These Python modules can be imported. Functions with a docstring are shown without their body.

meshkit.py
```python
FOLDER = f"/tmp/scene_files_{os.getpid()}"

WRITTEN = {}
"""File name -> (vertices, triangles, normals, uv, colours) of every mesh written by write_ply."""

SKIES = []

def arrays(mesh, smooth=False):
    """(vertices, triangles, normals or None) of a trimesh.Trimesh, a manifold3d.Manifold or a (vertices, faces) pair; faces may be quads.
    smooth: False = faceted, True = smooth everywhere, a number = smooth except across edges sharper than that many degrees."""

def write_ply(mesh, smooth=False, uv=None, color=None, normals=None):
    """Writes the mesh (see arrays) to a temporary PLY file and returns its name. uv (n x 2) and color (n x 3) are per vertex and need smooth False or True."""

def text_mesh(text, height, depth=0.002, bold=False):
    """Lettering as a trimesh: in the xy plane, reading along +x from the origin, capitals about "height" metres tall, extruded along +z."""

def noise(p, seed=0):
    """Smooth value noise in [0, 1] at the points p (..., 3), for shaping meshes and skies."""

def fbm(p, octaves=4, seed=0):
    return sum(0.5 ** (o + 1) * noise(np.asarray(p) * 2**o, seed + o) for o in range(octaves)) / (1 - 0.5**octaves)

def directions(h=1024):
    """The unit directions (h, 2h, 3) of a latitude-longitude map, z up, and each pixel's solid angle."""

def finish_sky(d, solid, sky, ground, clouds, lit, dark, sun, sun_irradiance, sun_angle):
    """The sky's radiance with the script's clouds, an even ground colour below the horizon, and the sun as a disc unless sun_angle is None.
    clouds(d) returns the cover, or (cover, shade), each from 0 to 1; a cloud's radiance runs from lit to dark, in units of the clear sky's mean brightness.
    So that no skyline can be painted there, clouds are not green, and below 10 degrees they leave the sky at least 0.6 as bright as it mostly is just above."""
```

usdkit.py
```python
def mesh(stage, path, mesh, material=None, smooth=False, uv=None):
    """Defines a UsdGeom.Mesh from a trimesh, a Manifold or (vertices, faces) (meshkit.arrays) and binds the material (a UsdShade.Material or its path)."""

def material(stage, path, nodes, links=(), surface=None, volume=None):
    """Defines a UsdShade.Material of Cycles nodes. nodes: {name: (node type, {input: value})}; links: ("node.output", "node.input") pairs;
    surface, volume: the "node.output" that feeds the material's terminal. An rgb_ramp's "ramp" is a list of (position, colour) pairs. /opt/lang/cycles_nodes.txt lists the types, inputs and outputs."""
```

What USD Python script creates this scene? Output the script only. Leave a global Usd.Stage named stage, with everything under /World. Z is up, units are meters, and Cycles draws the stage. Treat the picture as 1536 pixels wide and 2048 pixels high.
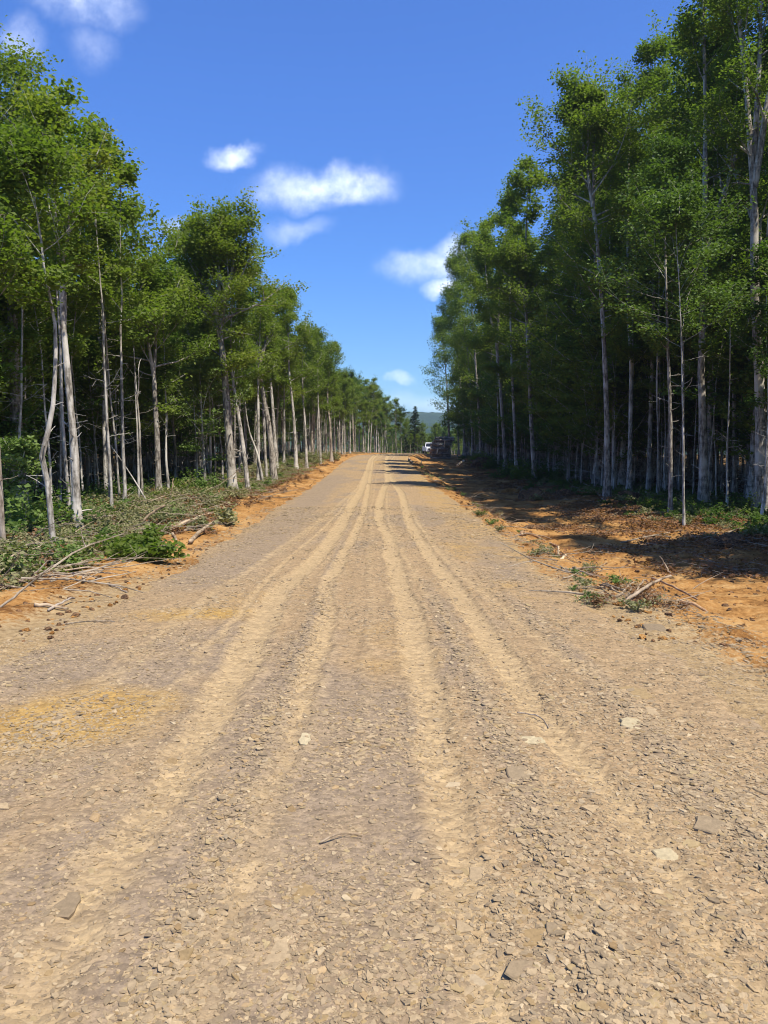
import math
import numpy as np
from pxr import Usd, UsdGeom, UsdLux, UsdShade, Gf, Sdf, Vt
import usdkit, meshkit

stage = Usd.Stage.CreateInMemory()
UsdGeom.SetStageUpAxis(stage, "Z"); UsdGeom.SetStageMetersPerUnit(stage, 1.0)
W = UsdGeom.Xform.Define(stage, "/World"); stage.SetDefaultPrim(W.GetPrim())
UsdGeom.Scope.Define(stage, "/World/Looks")
T = Sdf.ValueTypeNames

# ------------------------------------------------------------------ camera
FPX = 1539.0
EYE = np.array([0.0, 0.0, 1.7])
YAW, PITCH = math.radians(0.41), math.radians(-5.35)
FWD = np.array([math.sin(YAW) * math.cos(PITCH), math.cos(YAW) * math.cos(PITCH), math.sin(PITCH)])
RIGHT = np.array([math.cos(YAW), -math.sin(YAW), 0.0])
UP = np.cross(RIGHT, FWD)
cam = UsdGeom.Camera.Define(stage, "/World/camera")
m = Gf.Matrix4d(*[float(v) for r in (list(RIGHT) + [0], list(UP) + [0], list(-FWD) + [0], list(EYE) + [1]) for v in r])
cam.AddTransformOp().Set(m)
cam.CreateHorizontalApertureAttr(36.0); cam.CreateVerticalApertureAttr(48.0)
cam.CreateFocalLengthAttr(36.0 * FPX / 1536.0)
cam.CreateClippingRangeAttr(Gf.Vec2f(0.1, 20000.0))
cam.CreateExposureAttr(0.95)

# ------------------------------------------------------------------ sun and sky
SUN_AZ, SUN_EL = math.radians(136.0), math.radians(60.0)   # azimuth clockwise from +y
SUN = np.array([math.sin(SUN_AZ) * math.cos(SUN_EL), math.cos(SUN_AZ) * math.cos(SUN_EL), math.sin(SUN_EL)])
sun = UsdLux.DistantLight.Define(stage, "/World/sun")
sun.CreateNormalizeAttr(True); sun.CreateIntensityAttr(1.0); sun.CreateAngleAttr(0.5)
sun.CreateColorAttr(Gf.Vec3f(1.0, 0.93, 0.82))
z = SUN; x = np.cross([0, 0, 1.0], z); x /= np.linalg.norm(x); y = np.cross(z, x)
sun.AddTransformOp().Set(Gf.Matrix4d(*[float(v) for r in (list(x) + [0], list(y) + [0], list(z) + [0], [0, 0, 50, 1]) for v in r]))
SKY_STRENGTH = 0.125


def ray(px, py):
    d = FWD * FPX + RIGHT * (px - 768.0) + UP * (1024.0 - py)
    return d / np.linalg.norm(d)


def cloud_dir(px, py):
    d = ray(px, py)
    return d[0] / d[1], d[2] / d[1]


def build_sky():
    n = {"tc": ("texture_coordinate", {}), "sep": ("separate_xyz", {}), "ay": ("math", {"math_type": "absolute"}),
         "am": ("math", {"math_type": "maximum", "value2": 0.05}),
         "u": ("math", {"math_type": "divide"}), "v": ("math", {"math_type": "divide"}), "uv": ("combine_xyz", {"z": 0.0}),
         "sky": ("sky_texture", {"sky_type": "single_scattering", "sun_disc": False, "sun_elevation": SUN_EL, "sun_rotation": SUN_AZ,
                                 "altitude": 200.0, "air_density": 1.0, "aerosol_density": 0.35, "ozone_density": 2.2}),
         "no": ("noise_texture", {"scale": 9.0, "detail": 6.0, "roughness": 0.55}),
         "no2": ("noise_texture", {"scale": 24.0, "detail": 8.0, "roughness": 0.62}),
         "sub": ("vector_math", {"vector_math_type": "subtract", "math_type": "subtract", "vector2": (0.5, 0.5, 0.5)}),
         "sc": ("vector_math", {"math_type": "scale", "scale": 0.09}),
         "addv": ("vector_math", {"math_type": "add"}),
         "el": ("rgb_ramp", {"ramp": [(0.0, (0.30, 0.45, 0.62)), (0.10, (0.36, 0.53, 0.70)), (0.22, (0.50, 0.68, 0.82)), (0.40, (0.78, 0.87, 0.94)), (0.60, (1.0, 1.0, 1.0)), (1.0, (1.0, 1.0, 1.0))]}), "eg": ("mix", {"mix_type": "multiply", "fac": 1.0}),
         "hs": ("hsv", {"hue": 0.516, "saturation": 1.30, "value": 0.95, "fac": 1.0})}
    n["sub"] = ("vector_math", {"math_type": "subtract", "vector2": (0.5, 0.5, 0.5)})
    l = [("tc.generated", "sep.vector"), ("sep.y", "ay.value1"), ("ay.value", "am.value1"), ("sep.x", "u.value1"), ("am.value", "u.value2"),
         ("sep.z", "v.value1"), ("am.value", "v.value2"), ("u.value", "uv.x"), ("v.value", "uv.y"),
         ("uv.vector", "no.vector"), ("uv.vector", "no2.vector"), ("no.color", "sub.vector1"), ("sub.vector", "sc.vector1"), ("uv.vector", "addv.vector1"), ("sc.vector", "addv.vector2"),
         ("sky.color", "hs.color")]
    # px, py, half width, half height, opacity
    clouds = [(655, 368, 170, 58, 0.78), (600, 378, 110, 38, 0.5), (690, 345, 95, 48, 0.72), (470, 300, 66, 26, 0.62), (600, 455, 80, 30, 0.20), (850, 530, 110, 44, 0.50), (885, 566, 60, 22, 0.72), (905, 500, 60, 36, 0.48),
              (165, 5, 130, 60, 0.46), (175, 85, 60, 60, 0.16), (40, 75, 50, 50, 0.25), (800, 755, 34, 11, 0.40), (840, 800, 90, 30, 0.30), (345, 440, 26, 26, 0.35),
              (-300, 350, 220, 60, 0.6), (1750, 250, 260, 80, 0.7), (300, -350, 240, 80, 0.6), (1300, -500, 300, 90, 0.7)]
    last = None
    for i, (px, py, rx, ry, op) in enumerate(clouds):
        cu, cv = cloud_dir(px, py)
        u2, _ = cloud_dir(px + rx, py); _, v2 = cloud_dir(px, py - ry)
        su, sv = 1 / abs(u2 - cu), 1 / abs(v2 - cv)
        n[f"mp{i}"] = ("mapping", {"mapping_type": "point", "location": (-cu * su, -cv * sv, 0), "scale": (su, sv, 0)})
        n[f"le{i}"] = ("vector_math", {"math_type": "length"})
        n[f"mr{i}"] = ("map_range", {"range_type": "smoothstep", "from_min": 1.1, "from_max": 0.1, "to_min": 0.0, "to_max": op, "clamp": True})
        l += [("addv.vector", f"mp{i}.vector"), (f"mp{i}.vector", f"le{i}.vector1"), (f"le{i}.value", f"mr{i}.value")]
        if last is None:
            last = f"mr{i}.result"
        else:
            n[f"mx{i}"] = ("math", {"math_type": "maximum"})
            l += [(last, f"mx{i}.value1"), (f"mr{i}.result", f"mx{i}.value2")]
            last = f"mx{i}.value"
    n["nz"] = ("map_range", {"from_min": 0.30, "from_max": 0.66, "to_min": 0.30, "to_max": 1.12, "clamp": True})
    n["cm"] = ("math", {"math_type": "multiply", "use_clamp": True})
    n["mix"] = ("mix", {"mix_type": "mix"}); n["no3"] = ("noise_texture", {"scale": 14.0, "detail": 7.0, "roughness": 0.6}); n["cg"] = ("rgb_ramp", {"ramp": [(0.36, (0.52, 0.60, 0.76)), (0.58, (0.86, 0.89, 0.95))]}); n["cgs"] = ("mix", {"mix_type": "multiply", "fac": 1.0, "color2": (9.0, 9.0, 9.0)})
    n["bg"] = ("background_shader", {"strength": SKY_STRENGTH})
    l += [("no2.fac", "nz.value"), (last, "cm.value1"), ("nz.result", "cm.value2"), ("sep.z", "el.fac"), ("hs.color", "eg.color1"), ("el.color", "eg.color2"), ("no3.fac", "cg.fac"), ("cg.color", "cgs.color1"), ("cgs.color", "mix.color2"), ("uv.vector", "no3.vector"), ("cm.value", "mix.fac"), ("eg.color", "mix.color1"), ("mix.color", "bg.color")]
    return usdkit.material(stage, "/World/Looks/sky_look", n, l, surface="bg.background")


dome = UsdLux.DomeLight.Define(stage, "/World/sky")
dome.GetPrim().SetCustomDataByKey("kind", "structure")
UsdShade.MaterialBindingAPI.Apply(dome.GetPrim()).Bind(build_sky())

# ------------------------------------------------------------------ helpers
used = {}


def numbered(path):
    k = used.get(path, -1) + 1
    used[path] = k
    return path if k == 0 else f"{path}_{k:03d}"


def tag(p, label=None, cat=None, group=None, kind=None):
    p = p.GetPrim() if hasattr(p, "GetPrim") else p
    for k, v in (("label", label), ("category", cat), ("group", group), ("kind", kind)):
        if v:
            p.SetCustomDataByKey(k, v)
    return p


def obj(name, mesh, mat, parent=None, smooth=False):
    base = "/World" if parent is None else str(parent.GetPath())
    return usdkit.mesh(stage, numbered(f"{base}/{name}"), mesh, mat, smooth).GetPrim()


def thing(name, loc=(0, 0, 0), rz=0.0, scale=None, label=None, cat=None, group=None, tilt=None):
    x = UsdGeom.Xform.Define(stage, numbered("/World/" + name))
    x.AddTranslateOp().Set(Gf.Vec3d(*map(float, loc)))
    if rz:
        x.AddRotateZOp().Set(float(math.degrees(rz)))
    if tilt is not None:
        x.AddRotateXOp().Set(float(tilt))
    if scale is not None:
        x.AddScaleOp().Set(Gf.Vec3f(*map(float, np.broadcast_to(scale, 3))))
    return tag(x, label, cat, group)


def attr_mesh(prim, **prims):
    api = UsdGeom.PrimvarsAPI(prim)
    for k, v in prims.items():
        api.CreatePrimvar(k, T.FloatArray, "vertex").Set(Vt.FloatArray.FromNumpy(np.asarray(v, np.float32)))


class MB:
    """Collects tubes and leaves as one mesh."""
    def __init__(s):
        s.v, s.f, s.n = [], [], 0

    def add(s, v, f):
        s.v.append(v); s.f.append(np.asarray(f) + s.n); s.n += len(v)

    def tube(s, p, r, sides=6, cap=False):
        p = np.asarray(p, float)
        t = np.gradient(p, axis=0)
        t /= np.linalg.norm(t, axis=1, keepdims=True) + 1e-12
        mean = t.mean(0)
        ref = np.array([1.0, 0, 0]) if abs(mean[0]) < 0.75 else np.array([0, 0, 1.0])
        a = np.cross(t, ref); a /= np.linalg.norm(a, axis=1, keepdims=True) + 1e-12
        b = np.cross(t, a)
        ang = np.arange(sides) * 2 * np.pi / sides
        rr = np.broadcast_to(r, (len(p),))
        v = p[:, None] + rr[:, None, None] * (np.cos(ang)[None, :, None] * a[:, None] + np.sin(ang)[None, :, None] * b[:, None])
        i, j = np.meshgrid(np.arange(len(p) - 1), np.arange(sides), indexing="ij")
        q = np.stack([i * sides + j, i * sides + (j + 1) % sides, (i + 1) * sides + (j + 1) % sides, (i + 1) * sides + j], -1).reshape(-1, 4)
        f = np.vstack([q[:, [0, 2, 1]], q[:, [0, 3, 2]]])
        v = v.reshape(-1, 3)
        if cap:
            v = np.vstack([v, p[:1], p[-1:]])
            k = np.arange(sides); e = (len(p) - 1) * sides
            f = np.vstack([f, np.stack([k, (k + 1) % sides, np.full(sides, len(v) - 2)], 1), np.stack([e + (k + 1) % sides, e + k, np.full(sides, len(v) - 1)], 1)])
        s.add(v, f)

    def box(s, lo, hi):
        lo, hi = np.array(lo, float), np.array(hi, float)
        c = np.array([[i, j, k] for i in (0, 1) for j in (0, 1) for k in (0, 1)], float)
        f = [[0, 1, 3], [0, 3, 2], [4, 6, 7], [4, 7, 5], [0, 4, 5], [0, 5, 1], [2, 3, 7], [2, 7, 6], [0, 2, 6], [0, 6, 4], [1, 5, 7], [1, 7, 3]]
        s.add(lo + c * (hi - lo), f)

    def mesh(s):
        return np.vstack(s.v), np.vstack(s.f)


def leaf_quads(c, L, rng, tilt=0.55, droop=0.25, w=0.72):
    """Folded leaf blades about the centres c: four vertices and two triangles each."""
    n = len(c)
    nrm = np.array([0, 0, 1.0]) + tilt * rng.standard_normal((n, 3)); nrm /= np.linalg.norm(nrm, axis=1, keepdims=True)
    az = rng.uniform(0, 2 * np.pi, n)
    a = np.stack([np.cos(az), np.sin(az), -droop * np.ones(n)], 1)
    a -= nrm * (a * nrm).sum(1, keepdims=True); a /= np.linalg.norm(a, axis=1, keepdims=True)
    b = np.cross(nrm, a)
    L = np.broadcast_to(L, (n,))[:, None] * rng.uniform(0.6, 1.4, (n, 1))
    fold = 0.10 * L * nrm
    v = np.stack([c - a * L * 0.5, c + b * L * w * 0.5 + fold - a * L * .08, c + a * L * 0.5, c - b * L * w * 0.5 + fold - a * L * .08], 1).reshape(-1, 3)
    k = np.arange(n)[:, None] * 4
    f = np.vstack([k + [0, 2, 1], k + [0, 3, 2]])
    return v, f


def smoothstep(a, b, x):
    t = np.clip((np.asarray(x, float) - a) / (b - a), 0, 1)
    return t * t * (3 - 2 * t)


def fb(x, y, s, seed=0, o=4):
    x, y = np.broadcast_arrays(np.asarray(x, float), np.asarray(y, float))
    return meshkit.fbm(np.stack([x * s, y * s, np.full(x.shape, 0.37 + seed)], -1), o, seed) - 0.5


# ------------------------------------------------------------------ the lie of the land
PY = np.array([-60, 0, 5, 14, 25, 45, 70, 85, 100, 130, 150, 200, 300, 600, 3000.0])
PZ = np.array([0, 0, -.1, -.5, -.6, -.55, -.22, -.07, -.22, -.6, -1.6, -6, -11, -15, -15.0])
from scipy.interpolate import PchipInterpolator
_prof = PchipInterpolator(PY, PZ)
CX_Y = np.array([-10, 0, 6, 20, 45, 70, 85, 100, 120, 150.0])
CX = PchipInterpolator(CX_Y, np.array([-.3, -.3, -.3, -.25, -.25, -.15, .35, 1.6, 4.2, 8.0]))
HW = PchipInterpolator([-10, 0, 3.5, 6, 8, 14, 20, 45, 70, 150.0], np.array([4.2, 3.6, 3.0, 2.8, 2.88, 3.15, 3.25, 3.05, 3.0, 3.0]))


def land(x, y, rough=True):
    x, y = np.broadcast_arrays(np.asarray(x, float), np.asarray(y, float))
    zz = _prof(np.clip(y, -60, 3000))
    o = x - CX(np.clip(y, -10, 150)); hw = HW(np.clip(y, -10, 150))
    near = 1 - smoothstep(105, 150, y)
    # left: dirt verge, low brush bank, forest floor a little higher
    left = smoothstep(0.2, 2.6, -o - hw)
    bank = 0.10 * np.exp(-((-o - hw - 1.0) / 0.55) ** 2) + 0.33 * smoothstep(1.3, 4.0, -o - hw)
    zz = zz + near * left * 0 + near * bank
    # right: edge drop, shallow ditch, low berm, forest floor
    r = o - hw
    ditch = -0.42 * smoothstep(0.2, 1.5, r) * smoothstep(9.5, 16, y) - 0.12 * smoothstep(0.3, 2.0, r)
    floor = 0.28 * smoothstep(4.6, 7.2, r)
    zz = zz + near * (ditch + floor)
    if rough:
        off = smoothstep(-0.15, 0.8, np.abs(o) - hw) * near
        off = off * (1 + 0.45 * smoothstep(0, 1, o))
        zz = zz + off * (0.34 * fb(x, y, 0.55, 3) + 0.19 * fb(x, y, 1.9, 5) + 0.075 * fb(x, y, 6.0, 8))
        zz = zz + (1 - near) * 1.2 * fb(x, y, 0.03, 9)
    return zz


def at(px, py):
    """The point of the land that the ray through pixel (px, py) meets."""
    d = ray(px, py)
    t = np.geomspace(1.5, 900, 4000)
    p = EYE + t[:, None] * d
    below = p[:, 2] < land(p[:, 0], p[:, 1], False)
    i = int(np.argmax(below)) if below.any() else len(t) - 1
    q = p[i].copy(); q[2] = land(q[0], q[1])
    return q


def on_plane(px, py, depth):
    """The point at the given distance ahead (world y) on the ray through the pixel."""
    d = ray(px, py)
    return EYE + d * (depth / d[1])


def pix(p):
    p = np.asarray(p, float) - EYE
    w = p @ FWD
    w = np.where(np.abs(w) < 1e-6, 1e-6, w)
    return 768 + FPX * (p @ RIGHT) / w, 1024 - FPX * (p @ UP) / w, w


# ------------------------------------------------------------------ materials
def mat(name, nodes, links, surface):
    return usdkit.material(stage, "/World/Looks/" + name, nodes, links, surface=surface)


def leaf_look(name, cols, trans=0.3, rough=0.5, tip=None):
    n = {"g": ("geometry", {}), "oi": ("object_info", {}),
         "nz": ("noise_texture", {"scale": 0.55, "detail": 3.0, "roughness": 0.6}),
         "m1": ("math", {"math_type": "multiply_add", "value2": 0.42, "value3": -0.06}),
         "m2": ("math", {"math_type": "multiply_add", "value2": 0.85}),
         "m3": ("math", {"math_type": "multiply_add", "value2": 0.22}),
         "r": ("rgb_ramp", {"ramp": cols}),
         "p": ("principled_bsdf", {"roughness": rough + 0.12, "specular_ior_level": 0.16}),
         "br": ("mix", {"mix_type": "multiply", "fac": 1.0, "color2": (1.3, 1.55, 0.5)}),
         "t": ("translucent_bsdf", {}), "mx": ("mix_closure", {"fac": trans})}
    l = [("g.random_per_island", "m1.value1"), ("g.position", "nz.vector"), ("nz.fac", "m2.value1"), ("m1.value", "m2.value3"),
         ("oi.random", "m3.value1"), ("m2.value", "m3.value3"), ("m3.value", "r.fac"),
         ("r.color", "p.base_color"), ("r.color", "br.color1"), ("br.color", "t.color"), ("p.BSDF", "mx.closure1"), ("t.BSDF", "mx.closure2")]
    n["m3"] = ("math", {"math_type": "multiply_add", "value2": 0.22})
    return mat(name, n, l, "mx.closure")


G1 = [(0.0, (0.062, 0.095, 0.018)), (0.35, (0.114, 0.160, 0.030)), (0.65, (0.164, 0.208, 0.042)), (0.9, (0.205, 0.238, 0.055)), (1.0, (0.25, 0.25, 0.07))]
G2 = [(0.0, (0.065, 0.095, 0.018)), (0.3, (0.120, 0.160, 0.030)), (0.55, (0.168, 0.208, 0.038)), (0.8, (0.24, 0.235, 0.05)), (1.0, (0.36, 0.19, 0.05))]
G3 = [(0.0, (0.045, 0.080, 0.018)), (0.5, (0.080, 0.135, 0.028)), (0.85, (0.125, 0.18, 0.038)), (1.0, (0.17, 0.20, 0.05))]
GP = [(0.0, (0.06, 0.10, 0.022)), (0.5, (0.115, 0.175, 0.04)), (1.0, (0.22, 0.27, 0.09))]
LEAF = leaf_look("maple_leaf", G1, 0.48)
LEAF_Y = leaf_look("turning_leaf", G2, 0.48)
LEAF_D = leaf_look("deep_green_leaf", G3, 0.46)
LEAF_P = leaf_look("pale_leaf", GP, 0.3, 0.42)
LEAF_DRY = leaf_look("wilted_leaf", [(0.0, (0.09, 0.10, 0.042)), (0.35, (0.165, 0.17, 0.075)), (0.65, (0.27, 0.25, 0.125)), (1.0, (0.42, 0.33, 0.19))], 0.25, 0.6)
LEAF_BR = leaf_look("dead_leaf", [(0.0, (0.10, 0.055, 0.025)), (0.5, (0.20, 0.10, 0.045)), (1.0, (0.30, 0.17, 0.08))], 0.2, 0.7)
NEEDLE = leaf_look("needle", [(0.0, (0.02, 0.035, 0.015)), (0.6, (0.045, 0.075, 0.03)), (1.0, (0.10, 0.11, 0.06))], 0.12, 0.6)


def bark_look(name, dark, mid, pale, bands=0.5):
    n = {"tc": ("texture_coordinate", {}), "g": ("geometry", {}), "oi": ("object_info", {}),
         "mp": ("mapping", {"scale": (10.0, 10.0, 2.6)}), "n1": ("noise_texture", {"scale": 1.6, "detail": 5.0, "roughness": 0.65}),
         "mb": ("mapping", {"scale": (1.4, 1.4, 11.0)}), "n2": ("noise_texture", {"scale": 1.4, "detail": 4.0, "roughness": 0.6}),
         "n3": ("noise_texture", {"scale": 1.3, "detail": 3.0}),
         "bm": ("map_range", {"from_min": 0.52, "from_max": 0.66, "to_min": 0.0, "to_max": bands, "clamp": True}),
         "pm": ("map_range", {"from_min": 0.50, "from_max": 0.66, "to_min": 0.0, "to_max": 0.75, "clamp": True}),
         "r": ("rgb_ramp", {"ramp": [(0.38, dark), (0.5, mid), (0.61, pale)]}),
         "x1": ("mix", {"mix_type": "mix", "color2": dark}), "x2": ("mix", {"mix_type": "mix", "color2": tuple(min(1, c * 1.35) for c in pale)}),
         "bp": ("bump", {"strength": 0.7, "distance": 0.02}), "p": ("principled_bsdf", {"roughness": 0.9, "specular_ior_level": 0.15})}
    l = [("g.position", "mp.vector"), ("mp.vector", "n1.vector"), ("g.position", "mb.vector"), ("mb.vector", "n2.vector"), ("g.position", "n3.vector"),
         ("n1.fac", "r.fac"), ("n2.fac", "bm.value"), ("r.color", "x1.color1"), ("bm.result", "x1.fac"), ("n3.fac", "pm.value"), ("x1.color", "x2.color1"), ("pm.result", "x2.fac"),
         ("n1.fac", "bp.height"), ("bp.normal", "p.normal"), ("x2.color", "p.base_color")]
    return mat(name, n, l, "p.BSDF")


BARK = bark_look("grey_bark", (0.075, 0.064, 0.052), (0.225, 0.198, 0.158), (0.36, 0.33, 0.275))
BARK_B = bark_look("brown_bark", (0.10, 0.078, 0.058), (0.235, 0.188, 0.142), (0.35, 0.30, 0.235), 0.35)
BARK_P = bark_look("pale_bark", (0.11, 0.098, 0.080), (0.30, 0.272, 0.225), (0.45, 0.42, 0.365))
BARK_LOG = bark_look("log_bark", (0.08, 0.062, 0.048), (0.20, 0.162, 0.125), (0.34, 0.29, 0.235), 0.3)
DRYWOOD = bark_look("dry_wood", (0.13, 0.09, 0.052), (0.25, 0.185, 0.115), (0.37, 0.29, 0.195), 0.25)
GREYSTICK = bark_look("grey_stick", (0.10, 0.078, 0.052), (0.205, 0.162, 0.11), (0.31, 0.26, 0.19), 0.25)
REDWOOD = bark_look("torn_wood", (0.15, 0.075, 0.04), (0.28, 0.165, 0.085), (0.38, 0.265, 0.155), 0.25)
CUT = bark_look("cut_wood", (0.35, 0.25, 0.14), (0.50, 0.38, 0.23), (0.60, 0.50, 0.33), 0.2)
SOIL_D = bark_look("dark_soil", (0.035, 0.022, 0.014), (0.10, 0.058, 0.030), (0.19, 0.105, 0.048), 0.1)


def plain(name, col, rough=0.5, metal=0.0, spec=0.5, coat=0.0):
    n = {"g": ("geometry", {}), "nz": ("noise_texture", {"scale": 3.0, "detail": 4.0}), "mr": ("map_range", {"from_min": 0.3, "from_max": 0.7, "to_min": 0.85, "to_max": 1.05, "clamp": True}),
         "mx": ("mix", {"mix_type": "multiply", "fac": 1.0, "color1": col}), "p": ("principled_bsdf", {"roughness": rough, "metallic": metal, "specular_ior_level": spec, "coat_weight": coat})}
    return mat(name, n, [("g.position", "nz.vector"), ("nz.fac", "mr.value"), ("mr.result", "mx.color2"), ("mx.color", "p.base_color")], "p.BSDF")


def ground_look():
    """Earth: attributes dirt (bare ochre), litter (forest floor), grit (grey shale spill)."""
    n = {"g": ("geometry", {}), "ad": ("attribute", {"attribute": "dirt"}), "al": ("attribute", {"attribute": "litter"}), "ag": ("attribute", {"attribute": "grit"}),
         "n1": ("noise_texture", {"scale": 0.9, "detail": 6.0, "roughness": 0.6}), "n2": ("noise_texture", {"scale": 14.0, "detail": 5.0, "roughness": 0.7}), "n3": ("noise_texture", {"scale": 4.0, "detail": 5.0, "roughness": 0.65}),
         "rd": ("rgb_ramp", {"ramp": [(0.34, (0.1352, 0.0608, 0.018)), (0.45, (0.2548, 0.1254, 0.0369)), (0.56, (0.3432, 0.1813, 0.0574)), (0.68, (0.3952, 0.2401, 0.0943))]}),
         "rl": ("rgb_ramp", {"ramp": [(0.34, (0.0452, 0.0308, 0.0121)), (0.5, (0.1304, 0.0812, 0.0297)), (0.66, (0.2610, 0.1512, 0.0572))]}),
         "rs": ("rgb_ramp", {"ramp": [(0.3, (0.2040, 0.1427, 0.0712)), (0.5, (0.3111, 0.2245, 0.1147)), (0.7, (0.3978, 0.2954, 0.1608))]}),
         "v1": ("voronoi_texture", {"scale": 22.0, "feature": "f1"}),
         "j": ("math", {"math_type": "multiply_add", "value2": 0.7, "value3": -0.33}), "jj": ("math", {"math_type": "add"}),
         "x1": ("mix", {"mix_type": "mix"}), "x2": ("mix", {"mix_type": "mix"}),
         "lm": ("math", {"math_type": "add"}), "lmr": ("map_range", {"from_min": 0.85, "from_max": 1.15, "to_min": 0.0, "to_max": 1.0, "clamp": True}),
         "gm": ("math", {"math_type": "add"}), "gmr": ("map_range", {"from_min": 0.9, "from_max": 1.15, "to_min": 0.0, "to_max": 0.9, "clamp": True}),
         "bp": ("bump", {"strength": 1.0, "distance": 0.06}), "ba": ("math", {"math_type": "multiply_add", "value2": 0.5}),
         "p": ("principled_bsdf", {"roughness": 0.95, "specular_ior_level": 0.1})}
    l = [("g.position", f"{k}.vector") for k in ("n1", "n2", "n3", "v1")] + [
        ("n2.fac", "j.value1"), ("n1.fac", "jj.value1"), ("j.value", "jj.value2"), ("jj.value", "rd.fac"), ("n3.fac", "rl.fac"), ("n2.fac", "rs.fac"),
        ("al.fac", "lm.value1"), ("n3.fac", "lm.value2"), ("lm.value", "lmr.value"), ("ag.fac", "gm.value1"), ("n2.fac", "gm.value2"), ("gm.value", "gmr.value"),
        ("rd.color", "x1.color1"), ("rs.color", "x1.color2"), ("gmr.result", "x1.fac"), ("x1.color", "x2.color1"), ("rl.color", "x2.color2"), ("lmr.result", "x2.fac"),
        ("n3.fac", "ba.value3"), ("n2.fac", "ba.value1"), ("ba.value", "bp.height"), ("bp.normal", "p.normal"), ("x2.color", "p.base_color")]
    return mat("earth", n, l, "p.BSDF")


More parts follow.
